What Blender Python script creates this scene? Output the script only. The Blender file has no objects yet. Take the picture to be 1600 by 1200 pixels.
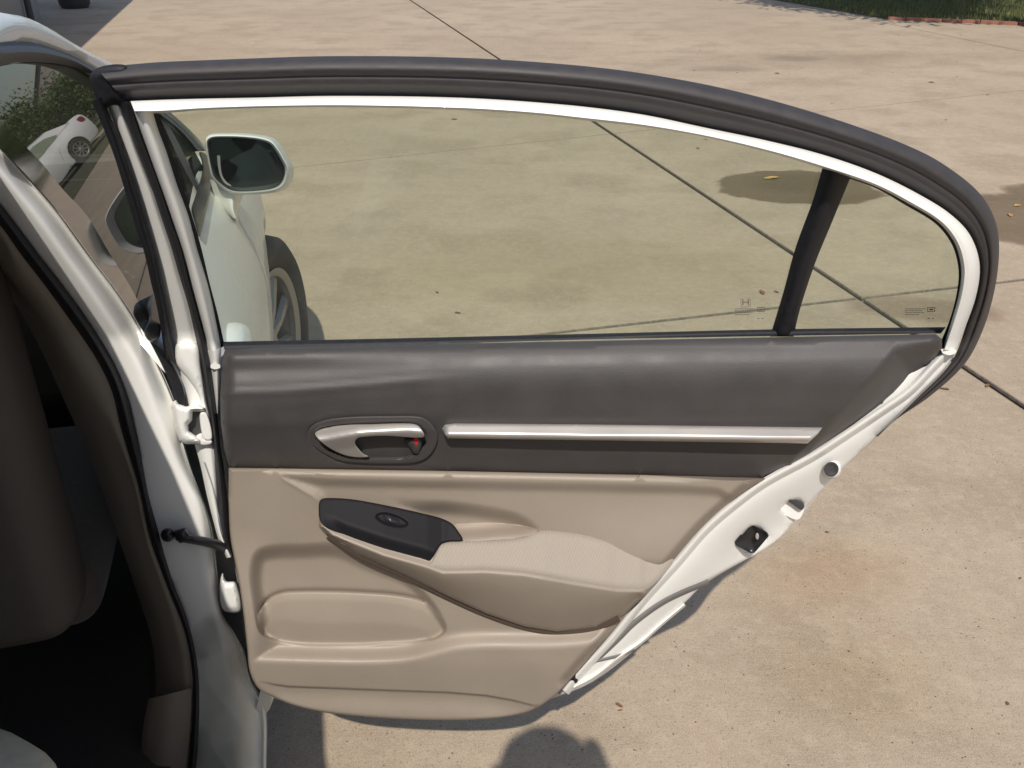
import bpy, math, random
import numpy as np
from math import radians, sin, cos, tan, pi, sqrt
from mathutils import Vector, Matrix
from mathutils.geometry import delaunay_2d_cdt

rnd = random.Random(7)
sc = bpy.context.scene
C = sc.collection

# ------------------------------------------------------------------ camera, sky, sun, exposure
H = 1.406
PITCH = 28.0
F = 1445.0                      # focal length in photo pixels (1600 wide)
cam_d = bpy.data.cameras.new('camera')
cam = bpy.data.objects.new('camera', cam_d); C.objects.link(cam)
cam.location = (0, 0, H); cam.rotation_euler = (radians(90 - PITCH), 0, 0)
cam_d.sensor_width = 36; cam_d.lens = 36 * F / 1600
cam_d.clip_start = 0.01; cam_d.clip_end = 600
sc.camera = cam

SUN_EL, SUN_AZ = 50.5, 0.8       # light travels almost straight along +Y
w = bpy.data.worlds.new('World'); sc.world = w; w.use_nodes = True
nt = w.node_tree; nt.nodes.clear()
sky = nt.nodes.new('ShaderNodeTexSky'); sky.sky_type = 'NISHITA'; sky.sun_disc = False
sky.sun_elevation = radians(SUN_EL); sky.sun_rotation = radians(180 + SUN_AZ)
sky.dust_density = 1.5
bg = nt.nodes.new('ShaderNodeBackground'); bg.inputs[1].default_value = 0.125
wo = nt.nodes.new('ShaderNodeOutputWorld')
nt.links.new(sky.outputs[0], bg.inputs[0]); nt.links.new(bg.outputs[0], wo.inputs[0])
sd = bpy.data.lights.new('sun', 'SUN'); sd.energy = 4.0; sd.angle = radians(0.53); sd.color = (1.0, 0.93, 0.84)
so = bpy.data.objects.new('sun', sd); C.objects.link(so)
dv = Vector((sin(radians(SUN_AZ)) * cos(radians(SUN_EL)), cos(radians(SUN_AZ)) * cos(radians(SUN_EL)), -sin(radians(SUN_EL))))
so.rotation_euler = dv.to_track_quat('-Z', 'Y').to_euler(); so.location = (0, -5, 8)
vs = sc.view_settings
vs.view_transform = 'Standard'; vs.look = 'None'; vs.exposure = 0.0; vs.gamma = 1.0; vs.use_curve_mapping = False

# ------------------------------------------------------------------ measuring helpers
ST, CT = sin(radians(PITCH)), cos(radians(PITCH))
D, ZB, LEAN = 1.01, 0.93, 0.404   # distance of the open door, its belt height, inward lean of its window frame
def ray(px, py):
    px = np.asarray(px, float); py = np.asarray(py, float)
    u = (px - 800) / F; v = (600 - py) / F
    return u, CT + ST * v, -ST + CT * v
def S(px, py, h=0.0):
    """point of the open door's surface (h metres in front of it)"""
    dx, dy, dz = ray(px, py)
    t = (D - h) / dy
    z = H + t * dz
    t2 = (D - h - LEAN * (H - ZB)) / (dy + LEAN * dz)
    t = np.where(z > ZB, t2, t)
    return np.stack([t * dx, t * dy, H + t * dz], -1)
def R(px, py, y):
    dx, dy, dz = ray(px, py); t = y / dy
    return np.stack([t * dx, t * dy, H + t * dz], -1)
def G(px, py, z=0.0):
    dx, dy, dz = ray(px, py); t = (z - H) / dz
    return np.stack([t * dx, t * dy, H + t * dz], -1)
# car frame: s forward, r outward (to the right), z up
O = np.array([-0.325, 1.05, 0.0]); CA = radians(14)
FW = np.array([-sin(CA), cos(CA), 0.0]); RT = np.array([cos(CA), sin(CA), 0.0])
def K(s, q, z):
    s = np.asarray(s, float)[..., None]; q = np.asarray(q, float)[..., None]; z = np.asarray(z, float)[..., None]
    return O + s * FW + q * RT + z * np.array([0, 0, 1.0])

# ------------------------------------------------------------------ materials
MATS = {}
def mat(name, col, rough=0.5, metal=0.0, coat=0.0, noise=None, bump=None, spec=0.5, wave=None, sheen=0.0):
    """noise=(scale, amount, detail), bump=(scale, strength, distance)"""
    m = bpy.data.materials.new(name); m.use_nodes = True; n = m.node_tree; b = n.nodes['Principled BSDF']
    b.inputs['Base Color'].default_value = (*col, 1); b.inputs['Roughness'].default_value = rough
    b.inputs['Metallic'].default_value = metal; b.inputs['Coat Weight'].default_value = coat
    b.inputs['Coat Roughness'].default_value = 0.04; b.inputs['Specular IOR Level'].default_value = spec
    b.inputs['Sheen Weight'].default_value = sheen
    tc = n.nodes.new('ShaderNodeTexCoord')
    if noise:
        t = n.nodes.new('ShaderNodeTexNoise'); t.inputs['Scale'].default_value = noise[0]; t.inputs['Detail'].default_value = noise[2]
        n.links.new(tc.outputs['Object'], t.inputs['Vector'])
        mx = n.nodes.new('ShaderNodeMix'); mx.data_type = 'RGBA'
        a = noise[1]
        mx.inputs[6].default_value = (*[c * (1 - a) for c in col], 1); mx.inputs[7].default_value = (*[min(1, c * (1 + a)) for c in col], 1)
        mr = n.nodes.new('ShaderNodeMapRange'); mr.inputs[1].default_value = .3; mr.inputs[2].default_value = .7
        n.links.new(t.outputs[0], mr.inputs[0]); n.links.new(mr.outputs[0], mx.inputs[0]); n.links.new(mx.outputs[2], b.inputs['Base Color'])
        rr = n.nodes.new('ShaderNodeMapRange'); rr.inputs[1].default_value = .3; rr.inputs[2].default_value = .7
        rr.inputs[3].default_value = max(0.02, rough - .06); rr.inputs[4].default_value = min(1, rough + .06)
        n.links.new(t.outputs[0], rr.inputs[0]); n.links.new(rr.outputs[0], b.inputs['Roughness'])
    last = None
    if bump:
        t2 = n.nodes.new('ShaderNodeTexNoise'); t2.inputs['Scale'].default_value = bump[0]; t2.inputs['Detail'].default_value = 3
        n.links.new(tc.outputs['Object'], t2.inputs['Vector'])
        bp = n.nodes.new('ShaderNodeBump'); bp.inputs['Strength'].default_value = bump[1]; bp.inputs['Distance'].default_value = bump[2]
        n.links.new(t2.outputs[0], bp.inputs['Height']); n.links.new(bp.outputs[0], b.inputs['Normal']); last = bp
    if wave:
        mp = n.nodes.new('ShaderNodeMapping'); mp.inputs['Rotation'].default_value = wave[1]
        wv = n.nodes.new('ShaderNodeTexWave'); wv.inputs['Scale'].default_value = wave[0]; wv.inputs['Distortion'].default_value = 1.6
        wv.inputs['Detail Scale'].default_value = 3
        n.links.new(tc.outputs['Object'], mp.inputs[0]); n.links.new(mp.outputs[0], wv.inputs['Vector'])
        bp = n.nodes.new('ShaderNodeBump'); bp.inputs['Strength'].default_value = .6; bp.inputs['Distance'].default_value = wave[2]
        n.links.new(wv.outputs[1], bp.inputs['Height'])
        if last: n.links.new(last.outputs[0], bp.inputs['Normal'])
        n.links.new(bp.outputs[0], b.inputs['Normal'])
        mx = n.nodes.new('ShaderNodeMix'); mx.data_type = 'RGBA'
        mx.inputs[6].default_value = (*[c * .92 for c in col], 1); mx.inputs[7].default_value = (*col, 1)
        n.links.new(wv.outputs[1], mx.inputs[0]); n.links.new(mx.outputs[2], b.inputs['Base Color'])
    MATS[name] = m
    return m
M_white = mat('white_paint', (.80, .80, .77), .3, coat=.35, noise=(3, .02, 4))
M_jamb = mat('white_jamb_paint', (.82, .82, .79), .38, coat=.15, noise=(9, .03, 5), bump=(60, .05, .001))
M_rubber = mat('black_rubber', (.017, .017, .021), .6, spec=.3, noise=(120, .25, 2), bump=(400, .2, .0006))
M_rubber_g = mat('charcoal_weatherstrip', (.046, .042, .043), .6, noise=(60, .12, 3), bump=(900, .25, .0005))
M_black = mat('black_plastic', (.020, .020, .023), .33, bump=(900, .15, .0004))
M_switch = mat('switch_panel_plastic', (.012, .012, .014), .52, spec=.10, bump=(1200, .3, .0004))
M_gloss = mat('gloss_black_sash', (.018, .014, .013), .08, coat=.8)
M_dark = mat('charcoal_trim_vinyl', (.056, .0515, .051), .52, noise=(25, .08, 4), bump=(700, .45, .0005), sheen=.05)
M_beige = mat('beige_trim_plastic', (.298, .252, .205), .52, noise=(14, .03, 4), bump=(560, .45, .0005))
M_insert = mat('beige_soft_insert', (.33, .27, .215), .62, noise=(20, .03, 4), bump=(1100, .3, .0004), sheen=.1)
M_fabric = mat('ribbed_beige_fabric', (.35, .305, .255), .9, bump=(500, .5, .0008), wave=(88, (0, radians(-38), 0), .0004), sheen=.3)
M_silver = mat('satin_silver', (.55, .52, .49), .36, metal=.5, noise=(8, .03, 3))
M_seat = mat('seat_fabric', (.10, .082, .062), .9, noise=(90, .15, 3), bump=(500, .4, .001), sheen=.2)  # beige fabric, darkened in colour for the shade inside the car
M_seat_d = mat('seat_back_vinyl', (.075, .062, .050), .7, bump=(600, .3, .001))  # cabin shade is put into this dark tone too
M_carpet = mat('dark_carpet', (.05, .042, .034), .95, bump=(700, .8, .002))
M_tyre = mat('tyre_rubber', (.028, .027, .026), .75, noise=(40, .2, 4), bump=(150, .3, .001))
M_rim = mat('alloy', (.36, .34, .32), .42, metal=.6)
M_plast = mat('dark_grey_plastic', (.05, .05, .052), .5)
M_red = mat('red_lock_mark', (.5, .02, .02), .4)
M_lamp = mat('dark_red_lamp', (.20, .015, .015), .2)
M_gap = mat('gap_shade_grey', (.32, .33, .34), .5)  # white body paint greyed to carry the shade of the door gap
M_skin = mat('skin', (.45, .27, .19), .5)
M_shirt = mat('grey_shirt', (.12, .14, .18), .9, bump=(80, .3, .003))
M_trouser = mat('denim', (.04, .06, .11), .9)
M_hair = mat('brown_hair', (.03, .018, .012), .6, bump=(200, .6, .003))
M_wall = mat('painted_siding', (.34, .30, .27), .8, noise=(6, .06, 4), bump=(60, .2, .004))
M_roofm = mat('grey_shingle', (.09, .08, .075), .9, noise=(30, .3, 4), bump=(40, .5, .01))
M_bark = mat('bark', (.10, .075, .055), .95, noise=(12, .3, 5), bump=(25, .9, .03))
M_brick = mat('red_brick_edging', (.27, .12, .085), .85, noise=(30, .2, 4), bump=(90, .5, .003))
M_wetleaf = mat('dry_leaf', (.22, .11, .05), .8, noise=(60, .4, 3))
M_yleaf = mat('yellow_leaf', (.45, .28, .08), .7, noise=(60, .3, 3))
M_film = mat('film_edge', (.7, .7, .68), .25)

def glass_mat(name, tint, ior=1.5, refl=1.0, rough=0.0, dust=0.0):
    m = bpy.data.materials.new(name); m.use_nodes = True; n = m.node_tree; n.nodes.clear()
    o = n.nodes.new('ShaderNodeOutputMaterial'); mx = n.nodes.new('ShaderNodeMixShader')
    tr = n.nodes.new('ShaderNodeBsdfTransparent'); gl = n.nodes.new('ShaderNodeBsdfGlossy'); fr = n.nodes.new('ShaderNodeFresnel')
    mul = n.nodes.new('ShaderNodeMath'); mul.operation = 'MULTIPLY'; mul.inputs[1].default_value = refl; mul.use_clamp = True
    tr.inputs[0].default_value = (*tint, 1); gl.inputs['Roughness'].default_value = rough; fr.inputs[0].default_value = ior
    n.links.new(fr.outputs[0], mul.inputs[0]); n.links.new(mul.outputs[0], mx.inputs[0])
    n.links.new(tr.outputs[0], mx.inputs[1]); n.links.new(gl.outputs[0], mx.inputs[2]); n.links.new(mx.outputs[0], o.inputs[0])
    if dust:                                             # thin film of dust and dried water marks
        tc = n.nodes.new('ShaderNodeTexCoord'); ns = n.nodes.new('ShaderNodeTexNoise'); ns.inputs['Scale'].default_value = 5; ns.inputs['Detail'].default_value = 9; ns.inputs['Roughness'].default_value = .7
        n.links.new(tc.outputs['Object'], ns.inputs['Vector'])
        rp = n.nodes.new('ShaderNodeMapRange'); rp.inputs[1].default_value = .35; rp.inputs[2].default_value = .75; rp.inputs[3].default_value = dust * .45; rp.inputs[4].default_value = dust * 1.9
        n.links.new(ns.outputs[0], rp.inputs[0])
        df = n.nodes.new('ShaderNodeBsdfDiffuse'); df.inputs[0].default_value = (.62, .62, .56, 1)
        m2 = n.nodes.new('ShaderNodeMixShader'); n.links.new(rp.outputs[0], m2.inputs[0]); n.links.new(mx.outputs[0], m2.inputs[1]); n.links.new(df.outputs[0], m2.inputs[2]); n.links.new(m2.outputs[0], o.inputs[0])
    return m
M_glass = glass_mat('green_tinted_glass', (.80, .885, .79), dust=.038)
M_glass_d = glass_mat('dark_tinted_glass', (.55, .60, .52), refl=1.2)
M_glass_f = glass_mat('front_window_glass', (.10, .115, .10), ior=1.5, refl=1.3, rough=.012, dust=.03)
M_mirror = mat('mirror_glass', (.06, .075, .072), .03, metal=1.0)

# concrete: blotches, brushed streaks, speckle, oil and water stains that have a shape of their own
def concrete_mat():
    m = bpy.data.materials.new('brushed_concrete'); m.use_nodes = True; n = m.node_tree; b = n.nodes['Principled BSDF']
    L = n.links.new
    tc = n.nodes.new('ShaderNodeTexCoord')
    def mapped(scale=(1, 1, 1), rot=0, loc=(0, 0, 0)):
        mp = n.nodes.new('ShaderNodeMapping'); mp.inputs['Scale'].default_value = scale; mp.inputs['Rotation'].default_value = (0, 0, rot)
        mp.inputs['Location'].default_value = loc
        L(tc.outputs['Object'], mp.inputs[0]); return mp.outputs[0]
    def noise(vec, s, det=5, r=.55, dist=0):
        t = n.nodes.new('ShaderNodeTexNoise'); t.inputs['Scale'].default_value = s; t.inputs['Detail'].default_value = det
        t.inputs['Roughness'].default_value = r; t.inputs['Distortion'].default_value = dist
        L(vec, t.inputs['Vector']); return t.outputs[0]
    def ramp(x, a, c, lo=0., hi=1.):
        r = n.nodes.new('ShaderNodeMapRange'); r.inputs[1].default_value = a; r.inputs[2].default_value = c
        r.inputs[3].default_value = lo; r.inputs[4].default_value = hi; r.interpolation_type = 'SMOOTHSTEP'
        L(x, r.inputs[0]); return r.outputs[0]
    def mixc(f, A, B, mode='MIX', fac=None):
        x = n.nodes.new('ShaderNodeMix'); x.data_type = 'RGBA'; x.blend_type = mode
        if f is None: x.inputs[0].default_value = fac
        else: L(f, x.inputs[0])
        for i, v in ((6, A), (7, B)):
            if isinstance(v, tuple): x.inputs[i].default_value = (*v, 1)
            else: L(v, x.inputs[i])
        return x.outputs[2]
    def math_(op, a, c):
        x = n.nodes.new('ShaderNodeMath'); x.operation = op
        for i, v in ((0, a), (1, c)):
            if isinstance(v, (int, float)): x.inputs[i].default_value = v
            else: L(v, x.inputs[i])
        return x.outputs[0]
    P = mapped()
    base = mixc(ramp(noise(P, .55, 5), .35, .68), (.335, .256, .170), (.420, .330, .228))
    base = mixc(ramp(noise(P, 2.3, 6), .44, .66, 0, .9), base, (.275, .205, .130))
    base = mixc(ramp(noise(mapped((.35, 2.6, 1), radians(4)), 2.2, 6, .6), .50, .85, 0, .5), base, (.45, .375, .27))
    # rusty and grey blotches
    base = mixc(ramp(noise(mapped(loc=(3, 7, 0)), 3.1, 5), .60, .78, 0, .6), base, (.36, .235, .16))
    base = mixc(ramp(noise(mapped(loc=(9, 1, 0)), 5.5, 6), .60, .76, 0, .5), base, (.27, .235, .20))
    # broom streaks across the slab
    base = mixc(ramp(noise(mapped((6, 60, 1), radians(-7)), 3, 3, .7), .35, .75, 0, .22), base, (.52, .43, .34))
    base = mixc(ramp(noise(mapped(loc=(4, 3, 0)), 13, 6, .7), .42, .62, 0, .30), base, (.255, .205, .145))
    base = mixc(ramp(noise(mapped(loc=(1, 8, 0)), 30, 5, .7), .46, .66, 0, .30), base, (.50, .425, .315))
    # sand grain and dark aggregate
    base = mixc(ramp(noise(P, 380, 3, .8), .45, .60, 0, .50), base, (.60, .51, .41))
    base = mixc(ramp(noise(mapped(loc=(2, 2, 0)), 150, 4, .8), .565, .64, 0, .62), base, (.14, .11, .08))
    vo = n.nodes.new('ShaderNodeTexVoronoi'); vo.inputs['Scale'].default_value = 60; L(P, vo.inputs['Vector'])
    spk = ramp(vo.outputs['Distance'], .07, .15, 1, 0)
    rare = ramp(noise(mapped(loc=(5, 0, 0)), 21, 2), .50, .56)
    base = mixc(math_('MULTIPLY', spk, rare), base, (.09, .07, .055))
    # wet oil stains: distorted ellipses
    rough_mix = None
    def blob(cx, cy, rx, ry, rot, col, soft=.12, amp=.35, amt=1.):
        nonlocal base, rough_mix
        mp = n.nodes.new('ShaderNodeMapping'); mp.vector_type = 'TEXTURE'
        mp.inputs['Location'].default_value = (cx, cy, 0); mp.inputs['Rotation'].default_value = (0, 0, rot); mp.inputs['Scale'].default_value = (rx, ry, 1)
        L(tc.outputs['Object'], mp.inputs[0])
        ln = n.nodes.new('ShaderNodeVectorMath'); ln.operation = 'LENGTH'; L(mp.outputs[0], ln.inputs[0])
        dn = noise(P, 3.2, 4, .6)
        r = math_('ADD', ln.outputs['Value'], math_('MULTIPLY', math_('SUBTRACT', dn, .5), amp * 2))
        f = ramp(r, 1 - soft, 1 + soft, amt, 0)
        base = mixc(f, base, mixc(None, base, col, 'MULTIPLY', 1.0))
        rough_mix = f if rough_mix is None else math_('MAXIMUM', rough_mix, f)
    for bl in BLOBS: blob(*bl)
    L(base, b.inputs['Base Color'])
    b.inputs['Specular IOR Level'].default_value = .3
    L(ramp(rough_mix, 0, 1, .86, .62), b.inputs['Roughness'])
    bp = n.nodes.new('ShaderNodeBump'); bp.inputs['Strength'].default_value = .25; bp.inputs['Distance'].default_value = .002
    hh = math_('ADD', noise(P, 300, 4, .8), math_('MULTIPLY', noise(mapped((6, 60, 1), radians(-7)), 3, 3, .7), .9))
    L(hh, bp.inputs['Height']); L(bp.outputs[0], b.inputs['Normal'])
    return m
def gp(px, py): return tuple(float(v) for v in G(px, py)[:2])
x0, y0 = gp(1215, 292); x1, y1 = gp(1620, 330); x2, y2 = gp(1590, 372); x3, y3 = gp(1430, 480)
BLOBS = [(x0 + .12, y0, .43, .34, -.04, (.36, .32, .25), .05, .38, .9),
         (x1 + .50, y1 - .24, .92, .74, .05, (.38, .335, .265), .06, .30, .85),
         (*gp(1240, 285), .22, .16, .2, (.70, .72, .58), .6, .3, .7),
         (*gp(1440, 482), .28, .12, -.2, (.72, .66, .62), .25, .5, .8),
         (*gp(1290, 900), .16, .10, .3, (.97, .86, .73), .9, .6, .7),
         (*gp(1330, 1050), .16, .12, .3, (.95, .90, .80), .8, .5, .6),
         (*gp(900, 420), .9, .35, .1, (.92, .90, .80), .6, .5, .6),
         (*gp(1300, 90), 1.6, .35, .1, (.84, .82, .78), .6, .6, .7),
         (*gp(1135, 108), .35, .14, 0, (.72, .72, .70), .5, .5, .7),
         (*gp(1240, 92), .3, .14, 0, (.74, .74, .72), .5, .5, .7)]
M_conc = concrete_mat()
M_joint = mat('joint_filler', (.21, .175, .135), .95, noise=(60, .3, 4), bump=(200, .5, .003))

def leaf_mat(name, c1, c2):
    m = bpy.data.materials.new(name); m.use_nodes = True; n = m.node_tree; b = n.nodes['Principled BSDF']
    g = n.nodes.new('ShaderNodeNewGeometry'); mx = n.nodes.new('ShaderNodeMix'); mx.data_type = 'RGBA'
    mx.inputs[6].default_value = (*c1, 1); mx.inputs[7].default_value = (*c2, 1)
    n.links.new(g.outputs['Random Per Island'], mx.inputs[0]); n.links.new(mx.outputs[2], b.inputs['Base Color'])
    b.inputs['Roughness'].default_value = .6
    try: b.inputs['Subsurface Weight'].default_value = 0
    except Exception: pass
    return m
M_leaf = leaf_mat('tree_leaves', (.035, .07, .015), (.10, .15, .035))
M_grass = leaf_mat('grass_blades', (.06, .09, .025), (.20, .20, .07))
M_soil = mat('soil', (.09, .085, .04), .95, noise=(9, .35, 5), bump=(60, .6, .01))

# ------------------------------------------------------------------ object helpers
def tag(o, label=None, cat=None, group=None, kind=None):
    if label: o['label'] = label
    if cat: o['category'] = cat
    if group: o['group'] = group
    if kind: o['kind'] = kind
    return o
def empty(name, loc, rz=0.0, **k):
    o = bpy.data.objects.new(name, None); C.objects.link(o); o.location = loc; o.rotation_euler = (0, 0, rz); o.empty_display_size = .1
    return tag(o, **k)
def root_mat(o):
    m = Matrix.Translation(o.location) @ o.rotation_euler.to_matrix().to_4x4()
    if o.parent: m = root_mat(o.parent) @ o.matrix_parent_inverse @ m
    return m
def mesh_obj(name, verts, faces, m, parent=None, smooth=True, sharp=35, local=False):
    me = bpy.data.meshes.new(name)
    me.from_pydata([tuple(map(float, v)) for v in verts], [], [tuple(int(i) for i in f) for f in faces])
    me.validate(); me.update()
    if smooth:
        me.polygons.foreach_set('use_smooth', [True] * len(me.polygons))
        if sharp: me.set_sharp_from_angle(angle=radians(sharp))
    o = bpy.data.objects.new(name, me); C.objects.link(o)
    if m: me.materials.append(m)
    if parent:
        o.parent = parent
        if not local: o.matrix_parent_inverse = root_mat(parent).inverted()
    return o
def catmull(P, n, closed=False):
    """smooth curve through P, n points evenly spaced by length"""
    P = np.asarray(P, float)
    if len(P) == 2: Q = np.linspace(P[0], P[1], 32)
    else:
        if closed: E = np.vstack([P[-1], P, P[0], P[1]])
        else: E = np.vstack([2 * P[0] - P[1], P, 2 * P[-1] - P[-2]])
        out = []
        m = len(E) - 3
        for i in range(m):
            p0, p1, p2, p3 = E[i:i + 4]
            a = max(np.linalg.norm(p1 - p0), 1e-6) ** .5; b_ = max(np.linalg.norm(p2 - p1), 1e-6) ** .5; c = max(np.linalg.norm(p3 - p2), 1e-6) ** .5
            t = np.linspace(0, 1, 14, endpoint=False)[:, None]
            m1 = (p2 - p1) + b_ * ((p1 - p0) / a - (p2 - p0) / (a + b_))
            m2 = (p2 - p1) + b_ * ((p3 - p2) / c - (p3 - p1) / (b_ + c))
            out.append((2 * t**3 - 3 * t**2 + 1) * p1 + (t**3 - 2 * t**2 + t) * m1 + (-2 * t**3 + 3 * t**2) * p2 + (t**3 - t**2) * m2)
        Q = np.vstack(out + [P[:1] if closed else P[-1:]])
    L = np.concatenate([[0], np.cumsum(np.linalg.norm(np.diff(Q, axis=0), axis=1))])
    u = np.linspace(0, L[-1], n + (1 if closed else 0))
    if closed: u = u[:-1]
    return np.stack([np.interp(u, L, Q[:, k]) for k in range(Q.shape[1])], 1)
def plen(P, closed=False):
    P = np.asarray(P, float)
    if closed: P = np.vstack([P, P[:1]])
    return np.linalg.norm(np.diff(P, axis=0), axis=1).sum()
def byval(P, n=None, ys=None, axis=1):
    """resample an open polyline of (px,py) at given py values through a smooth curve"""
    Q = catmull(P, 400)
    o = np.argsort(Q[:, axis])
    return np.stack([np.interp(ys, Q[o, axis], Q[o, 0]), ys], 1)
def inside(P, X, Y):
    P = np.asarray(P); c = np.zeros(X.shape, bool); j = len(P) - 1
    for i in range(len(P)):
        xi, yi = P[i]; xj, yj = P[j]
        if yi != yj:
            c ^= ((yi > Y) != (yj > Y)) & (X < (xj - xi) * (Y - yi) / (yj - yi) + xi)
        j = i
    return c
def pdist(P, X, Y, closed=True):
    P = np.asarray(P); Q = np.roll(P, -1, 0) if closed else P[1:]
    A = P if closed else P[:-1]
    sh = X.shape; x = X.ravel(); y = Y.ravel(); best = np.full(x.shape, 1e18)
    for (ax, ay), (bx, by) in zip(A, Q):
        dx, dy = bx - ax, by - ay; l = dx * dx + dy * dy + 1e-12
        t = np.clip(((x - ax) * dx + (y - ay) * dy) / l, 0, 1)
        best = np.minimum(best, (ax + t * dx - x)**2 + (ay + t * dy - y)**2)
    return np.sqrt(best).reshape(sh)
def sdf(P, X, Y):
    """positive inside"""
    d = pdist(P, X, Y); return np.where(inside(P, X, Y), d, -d)
def sm(x, a, b):
    t = np.clip((np.asarray(x, float) - a) / (b - a), 0, 1); return t * t * (3 - 2 * t)

def patch(name, outline, hf, m, parent=None, step=8, er=3.0, ed=.003, skirt=.02, mp=S, smooth_curve=True, holes=(), bstep=None, sharp=50, feats=()):
    """a panel cut to an outline; hf gives its relief; rounded rim and a skirt turned back for thickness"""
    bstep = bstep or step * .6
    def loop(o):
        n = max(8, int(plen(o, True) / bstep)); return catmull(o, n, True) if smooth_curve else np.asarray(o, float)
    B = loop(outline); loops = [B] + [loop(h) for h in holes]
    pts = [tuple(p) for l in loops for p in l]
    edges = []; k = 0
    for l in loops:
        edges += [(k + i, k + (i + 1) % len(l)) for i in range(len(l))]; k += len(l)
    nb = k
    lo, hi = B.min(0), B.max(0)
    gx, gy = np.meshgrid(np.arange(lo[0] + step * .5, hi[0], step), np.arange(lo[1] + step * .5, hi[1], step))
    gx = gx.ravel(); gy = gy.ravel()
    def dist(X, Y):
        d = sdf(B, X, Y)
        for l in loops[1:]: d = np.minimum(d, -sdf(l, X, Y))
        return d
    d = dist(gx, gy); ok = d > max(er * 1.15, step * .4)
    for P, cl, off in feats:
        ok &= pdist(P[::2], gx, gy, closed=cl) > max(off) + step * .35
    pts += list(zip(gx[ok], gy[ok]))
    if er > 0:
        for l in loops:
            t = np.roll(l, -1, 0) - np.roll(l, 1, 0); nrm = np.stack([-t[:, 1], t[:, 0]], 1); nrm /= np.linalg.norm(nrm, axis=1)[:, None] + 1e-9
            if sdf(B, *(l + nrm * .5)[:1].T)[0] < 0 or True:
                for f in (.25, .6, 1.0):
                    for sg in (1, -1):
                        q = l + sg * nrm * er * f; dd = dist(q[:, 0], q[:, 1]); g = np.abs(dd - er * f) < er * f * .12
                        pts += [tuple(p) for p in q[g]]
    fd = [np.asarray(P) for P, cl, off in feats]
    for k_, (P, cl, off) in enumerate(feats):
        P = np.asarray(P); P = catmull(P, max(8, int(plen(P, cl) / (bstep * .8))), cl)
        t = (np.roll(P, -1, 0) - np.roll(P, 1, 0)) if cl else np.gradient(P, axis=0)
        nrm = np.stack([-t[:, 1], t[:, 0]], 1); nrm /= np.linalg.norm(nrm, axis=1)[:, None] + 1e-9
        for f in (0,) + tuple(off):
            for sg in ((1, -1) if f else (1,)):
                q = P + sg * nrm * f
                g = dist(q[:, 0], q[:, 1]) > er * 1.15 + 3
                g &= np.abs(pdist(P, q[:, 0], q[:, 1], closed=cl) - f) < .15 * f + .02
                for j_ in range(k_): g &= pdist(fd[j_][::2], q[:, 0], q[:, 1], closed=feats[j_][1]) > max(feats[j_][2]) + .8
                pts += [tuple(p) for p in q[g]]
    r = delaunay_2d_cdt([Vector(p) for p in pts], edges, [], 0, 1e-4)
    V = np.array([tuple(v) for v in r[0]]); T = [f for f in r[2]]
    T = [t for f in T for t in ([f] if len(f) == 3 else [(f[0], f[i], f[i + 1]) for i in range(1, len(f) - 1)])]
    T = np.array(T); cx = V[T].mean(1)
    T = T[dist(cx[:, 0], cx[:, 1]) > 1e-4]
    dd = np.maximum(dist(V[:, 0], V[:, 1]), 0)
    h = hf(V[:, 0], V[:, 1], dd) if callable(hf) else np.full(len(V), hf)
    if er > 0: h = h - ed * (1 - np.sqrt(np.maximum(0, 1 - (1 - np.clip(dd / er, 0, 1))**2)))
    X = mp(V[:, 0], V[:, 1], h)
    faces = []
    for a, b_, c in T:
        ar = (V[b_, 0] - V[a, 0]) * (V[c, 1] - V[a, 1]) - (V[b_, 1] - V[a, 1]) * (V[c, 0] - V[a, 0])
        faces.append((a, c, b_) if ar > 0 else (a, b_, c))
    X = list(X)
    if skirt:
        ec = {}
        for f in faces:
            for i in range(3):
                e = (f[i], f[(i + 1) % 3]); ec[e] = 1
        be = [e for e in ec if (e[1], e[0]) not in ec]
        idx = {}
        for e in be:
            for v in e:
                if v not in idx:
                    p = mp(V[v, 0], V[v, 1], h[v])
                    q = mp(V[v, 0], V[v, 1], h[v] - skirt)
                    idx[v] = len(X); X.append(q)
        for a, b_ in be: faces.append((b_, a, idx[a], idx[b_]))
    return mesh_obj(name, X, faces, m, parent, sharp=sharp)

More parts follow.
